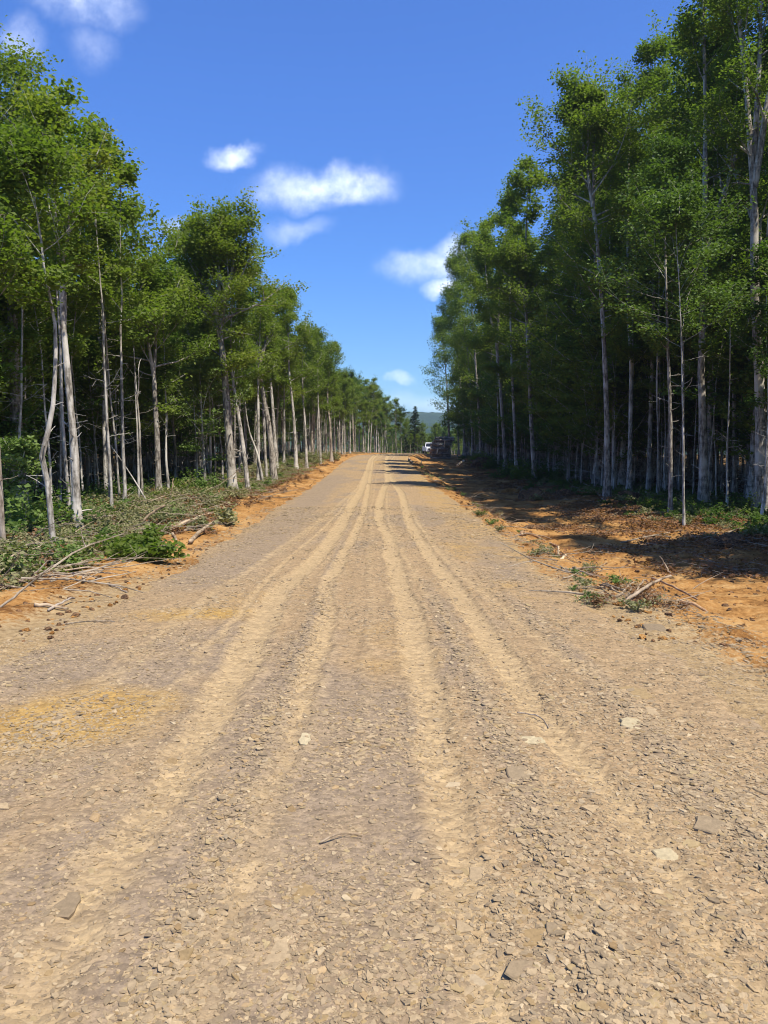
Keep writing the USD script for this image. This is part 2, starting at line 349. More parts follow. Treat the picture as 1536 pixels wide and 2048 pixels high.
def road_look():
    """Crushed shale: attributes dust (wheel tracks), ochre (clay patches), slate (grey spill)."""
    n = {"g": ("geometry", {}), "ad": ("attribute", {"attribute": "dust"}), "ao": ("attribute", {"attribute": "ochre"}), "as": ("attribute", {"attribute": "slate"}),
         "n1": ("noise_texture", {"scale": 1.3, "detail": 6.0, "roughness": 0.6}), "n2": ("noise_texture", {"scale": 38.0, "detail": 5.0, "roughness": 0.72}), "n3": ("noise_texture", {"scale": 7.0, "detail": 6.0, "roughness": 0.65}),
         "v1": ("voronoi_texture", {"scale": 30.0, "feature": "f1", "randomness": 1.0}), "vm": ("mapping", {"scale": (0.75, 1.3, 1.0), "rotation": (0, 0, 0.5)}),
         "sepv": ("separate_xyz", {}),
         "ra": ("rgb_ramp", {"ramp": [(0.30, (0.1783, 0.1233, 0.0683)), (0.45, (0.2702, 0.1904, 0.1041)), (0.58, (0.3392, 0.2417, 0.1349)), (0.72, (0.4140, 0.3035, 0.1749))]}),
         "rs": ("rgb_ramp", {"ramp": [(0.3, (0.1507, 0.1139, 0.0769)), (0.5, (0.2389, 0.1822, 0.1219)), (0.72, (0.3520, 0.2674, 0.1728))]}),
         "ro": ("rgb_ramp", {"ramp": [(0.3, (0.2521, 0.143, 0.0405)), (0.5, (0.3519, 0.2229, 0.0688)), (0.72, (0.4223, 0.2972, 0.1093))]}),
         "rt": ("rgb_ramp", {"ramp": [(0.3, (0.3061, 0.2200, 0.1139)), (0.5, (0.3664, 0.2677, 0.1445)), (0.72, (0.4155, 0.3123, 0.1766))]}),
         "mix0": ("math", {"math_type": "multiply_add", "value2": 0.6}), "h3": ("math", {"math_type": "multiply", "value2": 0.4}),
         "xs": ("mix", {}), "xo": ("mix", {}), "xt": ("mix", {}),
         "sm": ("math", {"math_type": "add"}), "smr": ("map_range", {"from_min": 0.75, "from_max": 1.2, "to_min": 0, "to_max": 0.95, "clamp": True}),
         "om": ("math", {"math_type": "add"}), "omr": ("map_range", {"from_min": 0.80, "from_max": 1.2, "to_min": 0, "to_max": 0.9, "clamp": True}),
         "tm": ("math", {"math_type": "add"}), "tmr": ("map_range", {"from_min": 0.72, "from_max": 1.12, "to_min": 0, "to_max": 0.95, "clamp": True}),
         "cv": ("mix", {"mix_type": "multiply", "fac": 0.62}), "cr": ("rgb_ramp", {"ramp": [(0, (0.62, 0.60, 0.58)), (0.5, (0.95, 0.93, 0.9)), (1, (1.25, 1.22, 1.15))]}), "cs": ("separate_xyz", {}),
         "ba": ("math", {"math_type": "multiply_add", "value2": 0.55}), "bv": ("math", {"math_type": "multiply_add", "value2": -0.5}),
         "bp": ("bump", {"strength": 0.85, "distance": 0.016}),
         "p": ("principled_bsdf", {"roughness": 0.95, "specular_ior_level": 0.12})}
    l = [("g.position", f"{k}.vector") for k in ("n1", "n2", "n3", "vm")] + [("vm.vector", "v1.vector"),
        ("n3.fac", "h3.value1"), ("n2.fac", "mix0.value1"), ("h3.value", "mix0.value3"), ("mix0.value", "ra.fac"), ("mix0.value", "rs.fac"), ("mix0.value", "ro.fac"), ("mix0.value", "rt.fac"),
        ("as.fac", "sm.value1"), ("n1.fac", "sm.value2"), ("sm.value", "smr.value"), ("ao.fac", "om.value1"), ("n1.fac", "om.value2"), ("om.value", "omr.value"), ("ad.fac", "tm.value1"), ("n3.fac", "tm.value2"), ("tm.value", "tmr.value"),
        ("ra.color", "xs.color1"), ("rs.color", "xs.color2"), ("smr.result", "xs.fac"), ("xs.color", "xo.color1"), ("ro.color", "xo.color2"), ("omr.result", "xo.fac"), ("xo.color", "xt.color1"), ("rt.color", "xt.color2"), ("tmr.result", "xt.fac"),
        ("v1.color", "cs.vector"), ("cs.x", "cr.fac"), ("xt.color", "cv.color1"), ("cr.color", "cv.color2"),
        ("n2.fac", "ba.value1"), ("n3.fac", "ba.value3"), ("v1.distance", "bv.value1"), ("ba.value", "bv.value3"), ("bv.value", "bp.height"), ("bp.normal", "p.normal"), ("cv.color", "p.base_color")]
    return mat("crushed_shale", n, l, "p.BSDF")


def stone_look(name, ramp):
    n = {"oi": ("object_info", {}), "g": ("geometry", {}), "nz": ("noise_texture", {"scale": 40.0, "detail": 4.0, "roughness": 0.7}), "r": ("rgb_ramp", {"ramp": ramp}),
         "mr": ("map_range", {"from_min": 0.25, "from_max": 0.75, "to_min": 0.72, "to_max": 1.18, "clamp": True}), "mx": ("mix", {"mix_type": "multiply", "fac": 1.0}),
         "bp": ("bump", {"strength": 0.5, "distance": 0.004}), "p": ("principled_bsdf", {"roughness": 0.85, "specular_ior_level": 0.2})}
    l = [("oi.random", "r.fac"), ("g.position", "nz.vector"), ("nz.fac", "mr.value"), ("r.color", "mx.color1"), ("mr.result", "mx.color2"), ("mx.color", "p.base_color"), ("nz.fac", "bp.height"), ("bp.normal", "p.normal")]
    return mat(name, n, l, "p.BSDF")


STONE = stone_look("shale_stone", [(0.0, (0.2081, 0.1550, 0.0916)), (0.2, (0.2653, 0.1975, 0.1142)), (0.5, (0.3173, 0.2360, 0.1352)), (0.75, (0.3589, 0.2686, 0.1543)), (0.86, (0.3329, 0.2271, 0.1116)), (0.94, (0.4266, 0.3308, 0.1962)), (1.0, (0.2497, 0.1926, 0.1221))])
STONE_O = stone_look("ochre_stone", [(0.0, (0.2244, 0.1494, 0.0698)), (0.5, (0.2856, 0.2019, 0.0959)), (1.0, (0.3264, 0.2474, 0.1264))])
STONE_W = stone_look("pale_stone", [(0.0, (0.3774, 0.3078, 0.1788)), (1.0, (0.4488, 0.3735, 0.2267))])
STONE_G = stone_look("slate_stone", [(0.0, (0.2081, 0.1559, 0.0924)), (1.0, (0.2965, 0.2222, 0.1291))])
EARTH = ground_look()
ROAD = road_look()

# ------------------------------------------------------------------ ground
TRK = [PchipInterpolator([0, 2.8, 5, 10, 14, 23, 40, 70, 85, 110, 140], [-1.0, -1.03, -1.06, -1.3, -1.1, -.95, -.75, -.75, -.4, 1.6, 6.]),
       PchipInterpolator([0, 2.8, 6.9, 11, 15.6, 24, 40, 70, 85, 110, 140], [-.5, -.5, -.52, -.7, -.62, -.45, -.48, -.5, -.1, 1.9, 6.4]),
       PchipInterpolator([0, 4.2, 5.7, 9.9, 17, 22.6, 32, 42, 70, 85, 110, 140], [.34, .34, .34, .31, .23, 0.02, .15, .5, .75, 1.2, 3.2, 7.6]),
       PchipInterpolator([0, 2.8, 5, 11, 20, 31, 46, 70, 85, 110, 140], [1.15, 1.15, 1.02, 1.03, .87, .95, .72, .72, 1.1, 3.1, 7.4]),
       PchipInterpolator([0, 3, 10, 20, 30, 40, 60, 140], [-2.0, -2.0, -2.1, -1.7, -1.2, -.8, -.7, 6.0])]
TRK += [PchipInterpolator([0, 4, 8, 14, 22, 32, 50, 140], [.75, .78, .68, .5, .3, .35, .4, 7.2]), PchipInterpolator([0, 3, 7, 12, 20, 30, 50, 140], [1.75, 1.7, 1.5, 1.3, 1.1, 1.0, .85, 7.5]),
        PchipInterpolator([0, 3, 7, 12, 20, 30, 50, 140], [-1.45, -1.42, -1.5, -1.62, -1.35, -1.05, -.85, 6.0]), PchipInterpolator([0, 3, 7, 14, 25, 40, 140], [-.1, -.12, -.1, -.15, -.25, -.2, 6.8])]
TW = [0.19, 0.14, 0.17, 0.165, 0.18, 0.10, 0.15, 0.10, 0.08]
TA = [0.95, 0.75, 0.92, 0.92, 0.45, 0.45, 0.5, 0.5, 0.35]


def tracks(x, y):
    mask = np.zeros(np.broadcast(x, y).shape)
    for f, w, a in zip(TRK, TW, TA):
        wob = 0.10 * fb(np.zeros_like(y), y, 0.35, 31) + 0.13 * fb(x, y, 1.7, 32, 2) + 0.07 * fb(x, y, 9.0, 33, 2)
        d = (x - f(np.clip(y, 0, 140)) - wob) / w
        mask = np.maximum(mask, a * np.exp(-d * d) * (0.62 + 0.38 * smoothstep(3.0, 7.5, y)))
    return mask


def build_ground():
    ys = np.concatenate([np.arange(-14, 4, 0.5), 4 * np.exp(np.arange(0, math.log(150 / 4.0), 0.0085)), np.geomspace(152, 900, 40)])
    xs = np.concatenate([-np.geomspace(700, 19, 26), np.linspace(-18.5, -3.0, 150), np.linspace(-2.9, 2.3, 14), np.linspace(2.5, 20, 165), np.geomspace(20.6, 700, 26)])
    X, Y = np.meshgrid(xs, ys, indexing="ij")
    Z = land(X, Y)
    o = X - CX(np.clip(Y, -10, 150)); hw = HW(np.clip(Y, -10, 150))
    under = 1 - smoothstep(-0.8, 0.35, np.abs(o) - hw)
    Z = Z - 0.07 * under * (Y < 145)
    ny = len(ys)
    i, j = np.meshgrid(np.arange(len(xs) - 1), np.arange(ny - 1), indexing="ij")
    q = np.stack([i * ny + j, (i + 1) * ny + j, (i + 1) * ny + j + 1, i * ny + j + 1], -1).reshape(-1, 4)
    p = obj("ground", (np.stack([X, Y, Z], -1).reshape(-1, 3), q), EARTH, smooth=True)
    tag(p, kind="structure")
    wob = 0.9 * fb(X, Y, 0.35, 12) + 0.5 * fb(X, Y, 1.3, 13)
    left = smoothstep(1.7, 2.4, -o - hw + 0.8 * wob)
    right = smoothstep(5.8, 7.6, o - hw + 1.6 * wob)
    far = smoothstep(125, 150, Y)
    litter = np.clip(np.maximum(np.maximum(left, right), far), 0, 1)
    # sparse dark organic soil in the right ditch
    ditch = smoothstep(0.8, 1.6, o - hw) * (0.20 + 0.45 * smoothstep(0.0, 0.25, fb(X, Y, 0.6, 21)) * smoothstep(14, 18, Y))
    litter = np.maximum(litter, ditch * 0.30)
    grit = 0.85 * (1 - smoothstep(0.1, 1.6, np.abs(o) - hw + 0.8 * wob)) * (1 - smoothstep(9, 14, Y) * 0.6)
    attr_mesh(p, dirt=(1 - litter).ravel(), litter=litter.ravel(), grit=grit.ravel())
    return p


def windrow(x, y):
    w = 0 * x
    for c, a, wd in ((-0.66, 1.0, .13), (0.70, 0.9, .15), (1.62, 0.8, .16), (-1.95, 0.6, .2)):
        w = np.maximum(w, a * np.exp(-((x - c - 0.16 * fb(x, y, .8, 63)) / wd) ** 2))
    return w * (1 - smoothstep(8, 14, y))


def road_z(x, y, fine=True):
    o = x - CX(np.clip(y, -10, 150)); hw = HW(np.clip(y, -10, 150))
    t = tracks(x, y)
    zz = land(x, y, False) + 0.012
    zz = zz + 0.05 * (1 - np.clip(np.abs(o) / hw, 0, 1.2) ** 2)                   # crown of the road
    zz = zz - 0.030 * t + 0.018 * np.exp(-((t - 0.35) / 0.16) ** 2)              # rut and shoulder
    zz = zz + 0.022 * windrow(x, y)
    rough = 1 - 0.6 * np.clip(t, 0, 1) + 0.5 * windrow(x, y)
    zz = zz + 0.0045 * np.clip(t, 0, 1) * np.sin(y * 46 + 9 * fb(x, y, 1.5, 47) + 3 * np.sin(x * 30)) * (y < 14)   # tread marks
    zz = zz + rough * (0.055 * fb(x, y, 1.1, 40) + 0.040 * fb(x, y, 4.2, 41))
    if fine:
        zz = zz + rough * (0.030 * fb(x * 0.8, y * 1.3, 15, 42, 3) + 0.016 * fb(x, y, 45, 43, 2))
    edge = np.abs(o) - hw + 0.8 * fb(x, y, 0.8, 44) + 0.5 * fb(x, y, 3, 45)
    return zz - 0.16 * smoothstep(-0.25, 0.45, edge)


ROADP = UsdGeom.Xform.Define(stage, numbered("/World/road")).GetPrim()
tag(ROADP, kind="structure")


def build_road():
    ys = 0.9 * np.exp(np.arange(0, math.log(140 / 0.9), 0.0066))
    ss = np.linspace(-1.22, 1.2, 400)
    S, Y = np.meshgrid(ss, ys, indexing="ij")
    X = CX(Y) + S * HW(Y)
    Z = road_z(X, Y)
    ny = len(ys)
    i, j = np.meshgrid(np.arange(len(ss) - 1), np.arange(ny - 1), indexing="ij")
    q = np.stack([i * ny + j, (i + 1) * ny + j, (i + 1) * ny + j + 1, i * ny + j + 1], -1).reshape(-1, 4)
    p = obj("surface", (np.stack([X, Y, Z], -1).reshape(-1, 3), q), ROAD, ROADP, smooth=True)
    o = X - CX(Y)
    t = tracks(X, Y)
    ochre = smoothstep(0.02, 0.2, fb(X * 1.0, Y * 0.45, 0.55, 50)) * 0.42
    ochre = np.maximum(ochre, 0.9 * np.exp(-((X + 1.95) / 0.8) ** 2 - ((Y - 4.75) / 0.8) ** 2))       # rusty clay, near left
    ochre = np.maximum(ochre, 0.75 * np.exp(-((X + 2.0) / 0.9) ** 2 - ((Y - 8.3) / 0.5) ** 2))
    ochre = np.maximum(ochre, 0.55 * smoothstep(2.0, 3.4, o + 0.8 * fb(X, Y, 0.8, 51)) * smoothstep(4.5, 6.0, Y))
    ochre = np.maximum(ochre, 0.45 * smoothstep(1.5, 2.3, o) * smoothstep(12, 20, Y))
    slate = 0.75 * smoothstep(-0.06, 0.16, fb(X * 1.4, Y * 0.45, 0.7, 52))
    slate = np.maximum(slate, 0.95 * np.exp(-((o + 2.3) / 0.75) ** 2) * smoothstep(9, 12, Y) * (1 - smoothstep(40, 60, Y)))
    slate = np.maximum(slate, 0.8 * windrow(X, Y))
    slate = np.maximum(slate, 0.6 * np.exp(-((X + 0.78) / 0.12) ** 2) * smoothstep(8, 12, Y))
    attr_mesh(p, dust=t.ravel(), ochre=ochre.ravel(), slate=slate.ravel())


build_ground()
build_road()

# ------------------------------------------------------------------ stones of the road
def flake(rng, long=1.0, thick=0.22):
    n = rng.integers(5, 8)
    a = np.sort(rng.uniform(0, 2 * np.pi, n) * 0.35 + np.arange(n) * 2 * np.pi / n * 0.9)
    r = rng.uniform(0.6, 1.0, n) * 0.5
    top = np.stack([r * np.cos(a) * long, r * np.sin(a), thick * 0.5 * rng.uniform(0.7, 1.3, n)], 1)
    mid = np.stack([top[:, 0] * 1.10, top[:, 1] * 1.10, thick * rng.uniform(-0.1, 0.15, n)], 1)
    bot = np.stack([top[:, 0] * 0.9, top[:, 1] * 0.9, -thick * 0.55 * np.ones(n)], 1)
    c = np.array([[0, 0, thick * 0.55], [0, 0, -thick * 0.55]])
    v = np.vstack([top, mid, bot, c])
    f, k = [], np.arange(n); k2 = (k + 1) % n
    f += [np.stack([k, k2, np.full(n, 3 * n)], 1), np.stack([n + k, n + k2, k2], 1), np.stack([n + k, k2, k], 1), np.stack([2 * n + k, 2 * n + k2, n + k2], 1), np.stack([2 * n + k, n + k2, n + k], 1)]
    return v, np.vstack(f)


PROTO = UsdGeom.Scope.Define(stage, "/World/shapes")
stage.GetPrimAtPath("/World/shapes").SetSpecifier(Sdf.SpecifierClass)


def proto_mesh(name, mesh, mat_, smooth=False):
    return usdkit.mesh(stage, numbered("/World/shapes/" + name), mesh, mat_, smooth).GetPrim()


def instancer(path, protos, pos, quat, scale, idx, kind="stuff"):
    """protos: list of (mesh, material) or of [(name, mesh, material), ...] for prototypes of several pieces."""
    pi = UsdGeom.PointInstancer.Define(stage, path)
    UsdGeom.Scope.Define(stage, path + "/kinds")
    rel = pi.CreatePrototypesRel()
    for k, p in enumerate(protos):
        pth = f"{path}/kinds/piece_{k:03d}"
        if isinstance(p, str):
            x = UsdGeom.Xform.Define(stage, pth); x.GetPrim().GetReferences().AddInternalReference(p)
        else:
            usdkit.mesh(stage, pth, p[0], p[1], False)
        rel.AddTarget(pth)
    pi.CreatePositionsAttr(Vt.Vec3fArray.FromNumpy(np.asarray(pos, np.float32)))
    pi.CreateProtoIndicesAttr(Vt.IntArray.FromNumpy(np.asarray(idx, np.int32)))
    q = np.asarray(quat, np.float32)
    pi.CreateOrientationsAttr(Vt.QuathArray([Gf.Quath(float(a[0]), float(a[1]), float(a[2]), float(a[3])) for a in q]))
    pi.CreateScalesAttr(Vt.Vec3fArray.FromNumpy(np.broadcast_to(np.asarray(scale, np.float32), (len(q), 3)).copy()))
    tag(pi, kind=kind)
    return pi.GetPrim()


def quats(rng, n, tilt):
    """Random turn about z after a small random tilt."""
    yaw = rng.uniform(0, 2 * np.pi, n)
    ax = rng.uniform(0, 2 * np.pi, n); th = np.abs(tilt * rng.standard_normal(n))
    qz = np.stack([np.cos(yaw / 2), 0 * yaw, 0 * yaw, np.sin(yaw / 2)], 1)
    qt = np.stack([np.cos(th / 2), np.sin(th / 2) * np.cos(ax), np.sin(th / 2) * np.sin(ax), 0 * th], 1)
    w1, x1, y1, z1 = qt.T; w2, x2, y2, z2 = qz.T
    return np.stack([w1 * w2 - x1 * x2 - y1 * y2 - z1 * z2, w1 * x2 + x1 * w2 + y1 * z2 - z1 * y2, w1 * y2 - x1 * z2 + y1 * w2 + z1 * x2, w1 * z2 + x1 * y2 - y1 * x2 + z1 * w2], 1)


def surf_z(x, y):
    o = np.abs(x - CX(np.clip(y, -10, 150))) - HW(np.clip(y, -10, 150))
    return np.maximum(np.where(o < 0.45, road_z(x, y), -99), land(x, y) - 0.07 * (1 - smoothstep(-0.8, 0.35, o)))


def build_stones():
    rng = np.random.default_rng(5)
    shapes = [(flake(rng, rng.uniform(1.0, 1.9), rng.uniform(0.12, 0.26))) for _ in range(12)]
    protos = [(s, STONE_G if k in (3, 7) else STONE_O if k == 5 else STONE) for k, s in enumerate(shapes)]
    # fine chips: more of them near the lens, fewer in the wheel tracks
    n = 400000
    y = 1.9 * np.exp(rng.uniform(0, math.log(26 / 1.9), n)); x = rng.uniform(-1, 1, n) * np.minimum(0.53 * y + 0.35, 5.2)
    o = x - CX(y)
    keep = (np.abs(o) < HW(y) * 1.12 + (o > 0) * 1.1 * (y < 11)) & (rng.random(n) < np.maximum((1 - 0.84 * tracks(x, y)) * (0.26 + 0.64 * smoothstep(-0.16, 0.12, fb(x, y, 1.2, 60))), 0.95 * windrow(x, y)))
    x, y = x[keep], y[keep]; n = len(x)
    size = np.exp(rng.normal(math.log(0.0086), 0.58, n)) * (0.72 + 0.065 * y) * (0.70 + 1.6 * np.clip(fb(x, y, 0.9, 61) + 0.2, 0, .6)) * (1 + 0.55 * windrow(x, y))
    size = np.clip(size, 0.005, 0.022 + 0.0045 * y)
    zz = surf_z(x, y) + size * 0.015
    instancer(str(ROADP.GetPath()) + "/gravel", protos, np.stack([x, y, zz], 1), quats(rng, n, 0.17), size[:, None] * np.array([1, 1, 1.0]), rng.integers(0, 12, n))
    # larger stones, one part each
    k = 0
    while k < 285:
        yy = 2.1 * math.exp(rng.uniform(0, math.log(13 / 2.1))); xx = rng.uniform(-1, 1) * min(0.52 * yy, 4.4)
        oo = xx - float(CX(yy))
        if abs(oo) > float(HW(yy)) + (1.2 if oo > 0 else 0) or rng.random() < 0.6 * float(tracks(np.array([xx]), np.array([yy]))[0]):
            continue
        s = float(np.clip(math.exp(rng.normal(math.log(0.028 + 0.004 * yy), 0.32)), 0.022, 0.10))
        mt = [STONE, STONE, STONE, STONE_G, STONE_O, STONE][int(rng.integers(6))]
        v, f = shapes[int(rng.integers(12))]
        p = obj("stone", (v * s * np.array([1, rng.uniform(.6, 1), 1]), f), mt, ROADP)
        xf = UsdGeom.Xformable(p)
        xf.AddTranslateOp().Set(Gf.Vec3d(xx, yy, float(surf_z(np.array([xx]), np.array([yy]))[0]) + s * 0.01))
        xf.AddRotateZOp().Set(float(rng.uniform(0, 360))); xf.AddRotateXOp().Set(float(rng.normal(0, 13)))
        k += 1


build_stones()


def slab(outline, thick, rng, bulge=0.0):
    """A flat stone with the given outline (counter-clockwise, metres)."""
    a = np.array(outline, float); n = len(a); c = a.mean(0)
    top = np.column_stack([c + (a - c) * 0.93, thick * rng.uniform(0.85, 1.1, n)])
    mid = np.column_stack([a, thick * rng.uniform(0.45, 0.7, n)])
    bot = np.column_stack([c + (a - c) * 0.97, -thick * np.ones(n)])
    v = np.vstack([top, mid, bot, [[*c, thick * (1.05 + bulge)]]])
    k = np.arange(n); k2 = (k + 1) % n
    f = np.vstack([np.stack([k, k2, np.full(n, 3 * n)], 1), np.stack([n + k, n + k2, k2], 1), np.stack([n + k, k2, k], 1), np.stack([2 * n + k, 2 * n + k2, n + k2], 1), np.stack([2 * n + k, n + k2, n + k], 1)])
    return v, f


def build_marked_stones():
    rng = np.random.default_rng(77)
    # base pixel, length in px, width in px (across the view), turn, look, label
    items = [(558, 1935, "tri", 62, 100, 0.0, STONE, "largest flat triangular stone pointing away, in the bottom middle of the road"),
             (1070, 1912, "bar", 62, 22, 0.2, STONE_O, "brown bar shaped stone lying flat near the bottom right of the road"),
             (1340, 1728, "bar", 58, 18, 0.05, STONE_W, "long whitish flat stone bedded in the right wheel track"),
             (1268, 1400, "bar", 56, 18, -0.15, STONE_O, "thin rusty brown slab lying crosswise on the right of the road"),
             (1303, 1435, "bar", 22, 52, 0.0, STONE, "narrow upright looking tan slab just below the rusty brown slab"),
             (1262, 1470, "oval", 44, 20, 0.0, STONE_W, "pale grey stone with a dark underside left of the narrow tan slab"),
             (1040, 1578, "quad", 48, 30, 0.1, STONE_G, "grey tilted slab casting a dark shadow, right of the middle of the road"),
             (128, 1838, "quad", 48, 34, 0.0, STONE, "square tan stone near the lower left corner of the road"),
             (1058, 1507, "bar", 58, 12, 0.0, STONE_W, "thin whitish sliver of stone lying in the dust right of centre"),
             (958, 1768, "quad", 40, 26, 0.0, STONE, "grey beige trapezoid stone in the road between the two right wheel tracks"),
             (610, 1504, "oval", 24, 20, 0.0, STONE_W, "small whitish stone standing alone left of the centre strip"),
             (340, 1544, "oval", 24, 16, 0.0, STONE_O, "small dark brown stone on the left wheel track"),
             (606, 1808, "oval", 44, 20, 0.2, STONE_O, "olive brown stone above the large triangular stone"),
             (1420, 1676, "bar", 52, 22, -0.5, STONE_G, "tilted slate piece with a deep shadow at the right margin of the road"),
             (1112, 1905, "quad", 34, 30, 0.0, STONE_G, "flat grey stone touching the end of the brown bar shaped stone"),
             (1310, 1255, "bar", 40, 12, -0.1, STONE_G, "dark slab of shale at the right road edge below the brush clump")]
    for px, py, kind, lx, ly, rz, mt, label in items:
        p = at(px, py); d = np.linalg.norm(p - EYE)
        w = lx * d / FPX
        h = min(ly * d / FPX / max(0.18, (EYE[2] - p[2]) / d), 2.2 * w if kind != "tri" else 1.8 * w)
        out = {"tri": [(-.5, -.5), (.5, -.45), (.08, .5), (-.06, .48)], "bar": [(-.5, -.4), (.1, -.5), (.5, -.3), (.46, .35), (0, .5), (-.47, .4)],
               "quad": [(-.5, -.45), (.45, -.5), (.5, .2), (.3, .5), (-.4, .42)], "oval": [(-.5, -.1), (-.25, -.45), (.25, -.5), (.5, -.1), (.4, .35), (0, .5), (-.35, .4)]}[kind]
        o2 = []
        for k_ in range(len(out)):
            (a, b), (c, e) = out[k_], out[(k_ + 1) % len(out)]
            o2 += [(a, b)] + [(a + (c - a) * f_ + rng.normal(0, .035), b + (e - b) * f_ + rng.normal(0, .035)) for f_ in (.35, .7)]
        out = [(a * w, b * h) for a, b in o2]
        o = obj("flat_stone", slab(out, max(0.007, 0.085 * w), rng), mt)
        x = UsdGeom.Xformable(o)
        x.AddTranslateOp().Set(Gf.Vec3d(p[0], p[1], float(surf_z(p[:1], p[1:2])[0]) - 0.030 * w)); x.AddRotateZOp().Set(math.degrees(rz)); x.AddRotateXOp().Set(float(rng.uniform(2, 7)))
        tag(o, label, "stone")


build_marked_stones()

# ------------------------------------------------------------------ trees
def curve(p0, d0, length, up, n, rng, wob=0.08):
    """A limb: starts at p0 along d0, bends towards the sky by "up"."""
    p = [np.array(p0, float)]; d = np.array(d0, float)
    step = length / (n - 1)
    for _ in range(n - 1):
        d = d + np.array([0, 0, up]) + wob * rng.standard_normal(3)
        d /= np.linalg.norm(d)
        p.append(p[-1] + d * step)
    return np.array(p)


def along(p, t):
    s = np.r_[0, np.cumsum(np.linalg.norm(np.diff(p, axis=0), axis=1))]; s /= s[-1]
    t = np.atleast_1d(t)
    return np.stack([np.interp(t, s, p[:, k]) for k in range(3)], 1)


def smooth_line(p, n):
    p = np.asarray(p, float)
    s = np.r_[0, np.cumsum(np.linalg.norm(np.diff(p, axis=0), axis=1))]; s /= s[-1]
    return PchipInterpolator(s, p, axis=0)(np.linspace(0, 1, n))


def grow(rng, stems, r0, leaf=0.13, n_leaf=9000, crown0=0.45, width=2.6, limbs=16, sides=9, dead=0.12, layered=0.35, shoots=8, top_r=0.25, fall=0.5, skirt=0.22, spread=1.0):
    """A broadleaf tree. stems: list of polylines (the first is the trunk, the others start on it). Returns wood, leaves."""
    wood, tips = MB(), []
    z0, z1 = stems[0][0, 2], max(s[:, 2].max() for s in stems)
    for k, s in enumerate(stems):
        n = len(s); t = np.linspace(0, 1, n)
        r = (r0 if k == 0 else r0 * 0.62) * (1 - t * (0.86 if len(stems) == 1 else 0.8))
        if k == 0:
            r = r * (1 + 0.7 * np.exp(-t * 34)) * (1 + 0.06 * rng.standard_normal(n))
            for _ in range(7):                                         # stubs of shed branches
                u = rng.uniform(0.06, 0.5); q = along(s, u)[0]; a = rng.uniform(0, 6.28)
                wood.tube(curve(q, (math.cos(a), math.sin(a), rng.uniform(-.1, .6)), r0 * (1 - u) + rng.uniform(.06, .45), 0.02, 4, rng, .12), np.linspace(r0 * .2, r0 * .08, 4), 4)
        wood.tube(s, np.maximum(r, 0.012), sides if k == 0 else 7)
    per = max(2, int(round(limbs / len(stems))))
    for k, s in enumerate(stems):
        zs = s[:, 2]; lo = max(0.02, float(np.interp(z0 + crown0 * (z1 - z0), zs, np.linspace(0, 1, len(s))))) if zs[-1] > z0 + crown0 * (z1 - z0) else 0.6
        a0 = rng.uniform(0, 6.28)
        for i in range(per + int(per * dead)):
            bare = i >= per
            u = rng.uniform(max(0.0, lo - 0.32), lo) if bare else lo + (1 - lo) * ((i + rng.uniform(0.1, 0.9)) / per) ** 0.85
            u = min(u, 0.97)
            p0 = along(s, u)[0]
            az = a0 + i * 2.4 + rng.uniform(-.5, .5)
            h = (p0[2] - z0) / (z1 - z0)
            hc = np.clip((h - crown0) / (1 - crown0), 0, 1)
            prof = ((0.35 if skirt > .1 else 0.2) + 0.9 * math.sin(math.pi * min(1, skirt + (0.92 - skirt) * hc)) ** 0.9) * (1 - fall * hc ** 2)
            L = width * prof * rng.uniform(0.6, 1.2) * (0.5 if bare else 1)
            el = math.radians(np.clip(rng.normal(12 + 45 * hc, 12), -15, 78))
            d = np.array([math.cos(az) * math.cos(el), math.sin(az) * math.cos(el), math.sin(el)])
            c = curve(p0, d, L, 0.10 if not bare else 0.03, 6, rng, 0.11)
            rb = r0 * (1 - 0.8 * u) * (0.34 if not bare else 0.2)
            rb = min(rb, 0.05)
            wood.tube(c, np.linspace(rb, 0.006, 6), 5)
            if bare:
                for _ in range(2):
                    q = along(c, rng.uniform(.3, .9))[0]
                    wood.tube(curve(q, d + 0.7 * rng.standard_normal(3), L * 0.4, 0.0, 4, rng, 0.15), np.linspace(rb * .4, 0.004, 4), 3)
                continue
            tips.append((along(c, np.linspace(0.42, 1, 13)), 1.0))
            ns = int(rng.integers(3, 6))
            for j in range(ns):
                q = along(c, 0.25 + 0.7 * (j + rng.random()) / ns)[0]
                dd = d * 0.7 + np.array([*(rng.standard_normal(2) * 0.75), rng.normal(0.12, 0.3)])
                dd /= np.linalg.norm(dd)
                sb = curve(q, dd, L * rng.uniform(0.28, 0.5), 0.06, 4, rng, 0.16)
                wood.tube(sb, np.linspace(rb * 0.42, 0.004, 4), 3)
                tips.append((along(sb, np.linspace(0.28, 1, 11)), 1.0))
    for i in range(shoots):                                            # upright sprigs at the top
        s = stems[int(rng.integers(len(stems)))]
        ends = [t[0][-1] for t in tips if t[0][-1][2] > z0 + 0.68 * (z1 - z0) and t[1] == 1.0] or [s[-1]]
        p0 = ends[int(rng.integers(len(ends)))]
        c = curve(p0, np.array([*(0.35 * rng.standard_normal(2)), 1.0]), rng.uniform(0.03, 0.085) * (z1 - z0), 0.02, 5, rng, 0.07)
        wood.tube(c, np.linspace(0.014, 0.003, 5), 3)
        tips.append((along(c, np.linspace(0.05, 1, 7)), 0.85))
    cen = np.vstack([t[0] for t in tips]); sp = np.concatenate([np.full(len(t[0]), t[1]) for t in tips])
    pick = rng.integers(0, len(cen), n_leaf)
    sc = 0.19 * (0.55 + width / 4.5) * spread
    off = np.clip(rng.standard_normal((n_leaf, 3)), -1.7, 1.7) * np.array([sc, sc, sc * (0.75 - 0.45 * layered)]) * sp[pick][:, None]
    c = cen[pick] + off
    c[:, 2] = np.maximum(c[:, 2], z0 + 0.05)
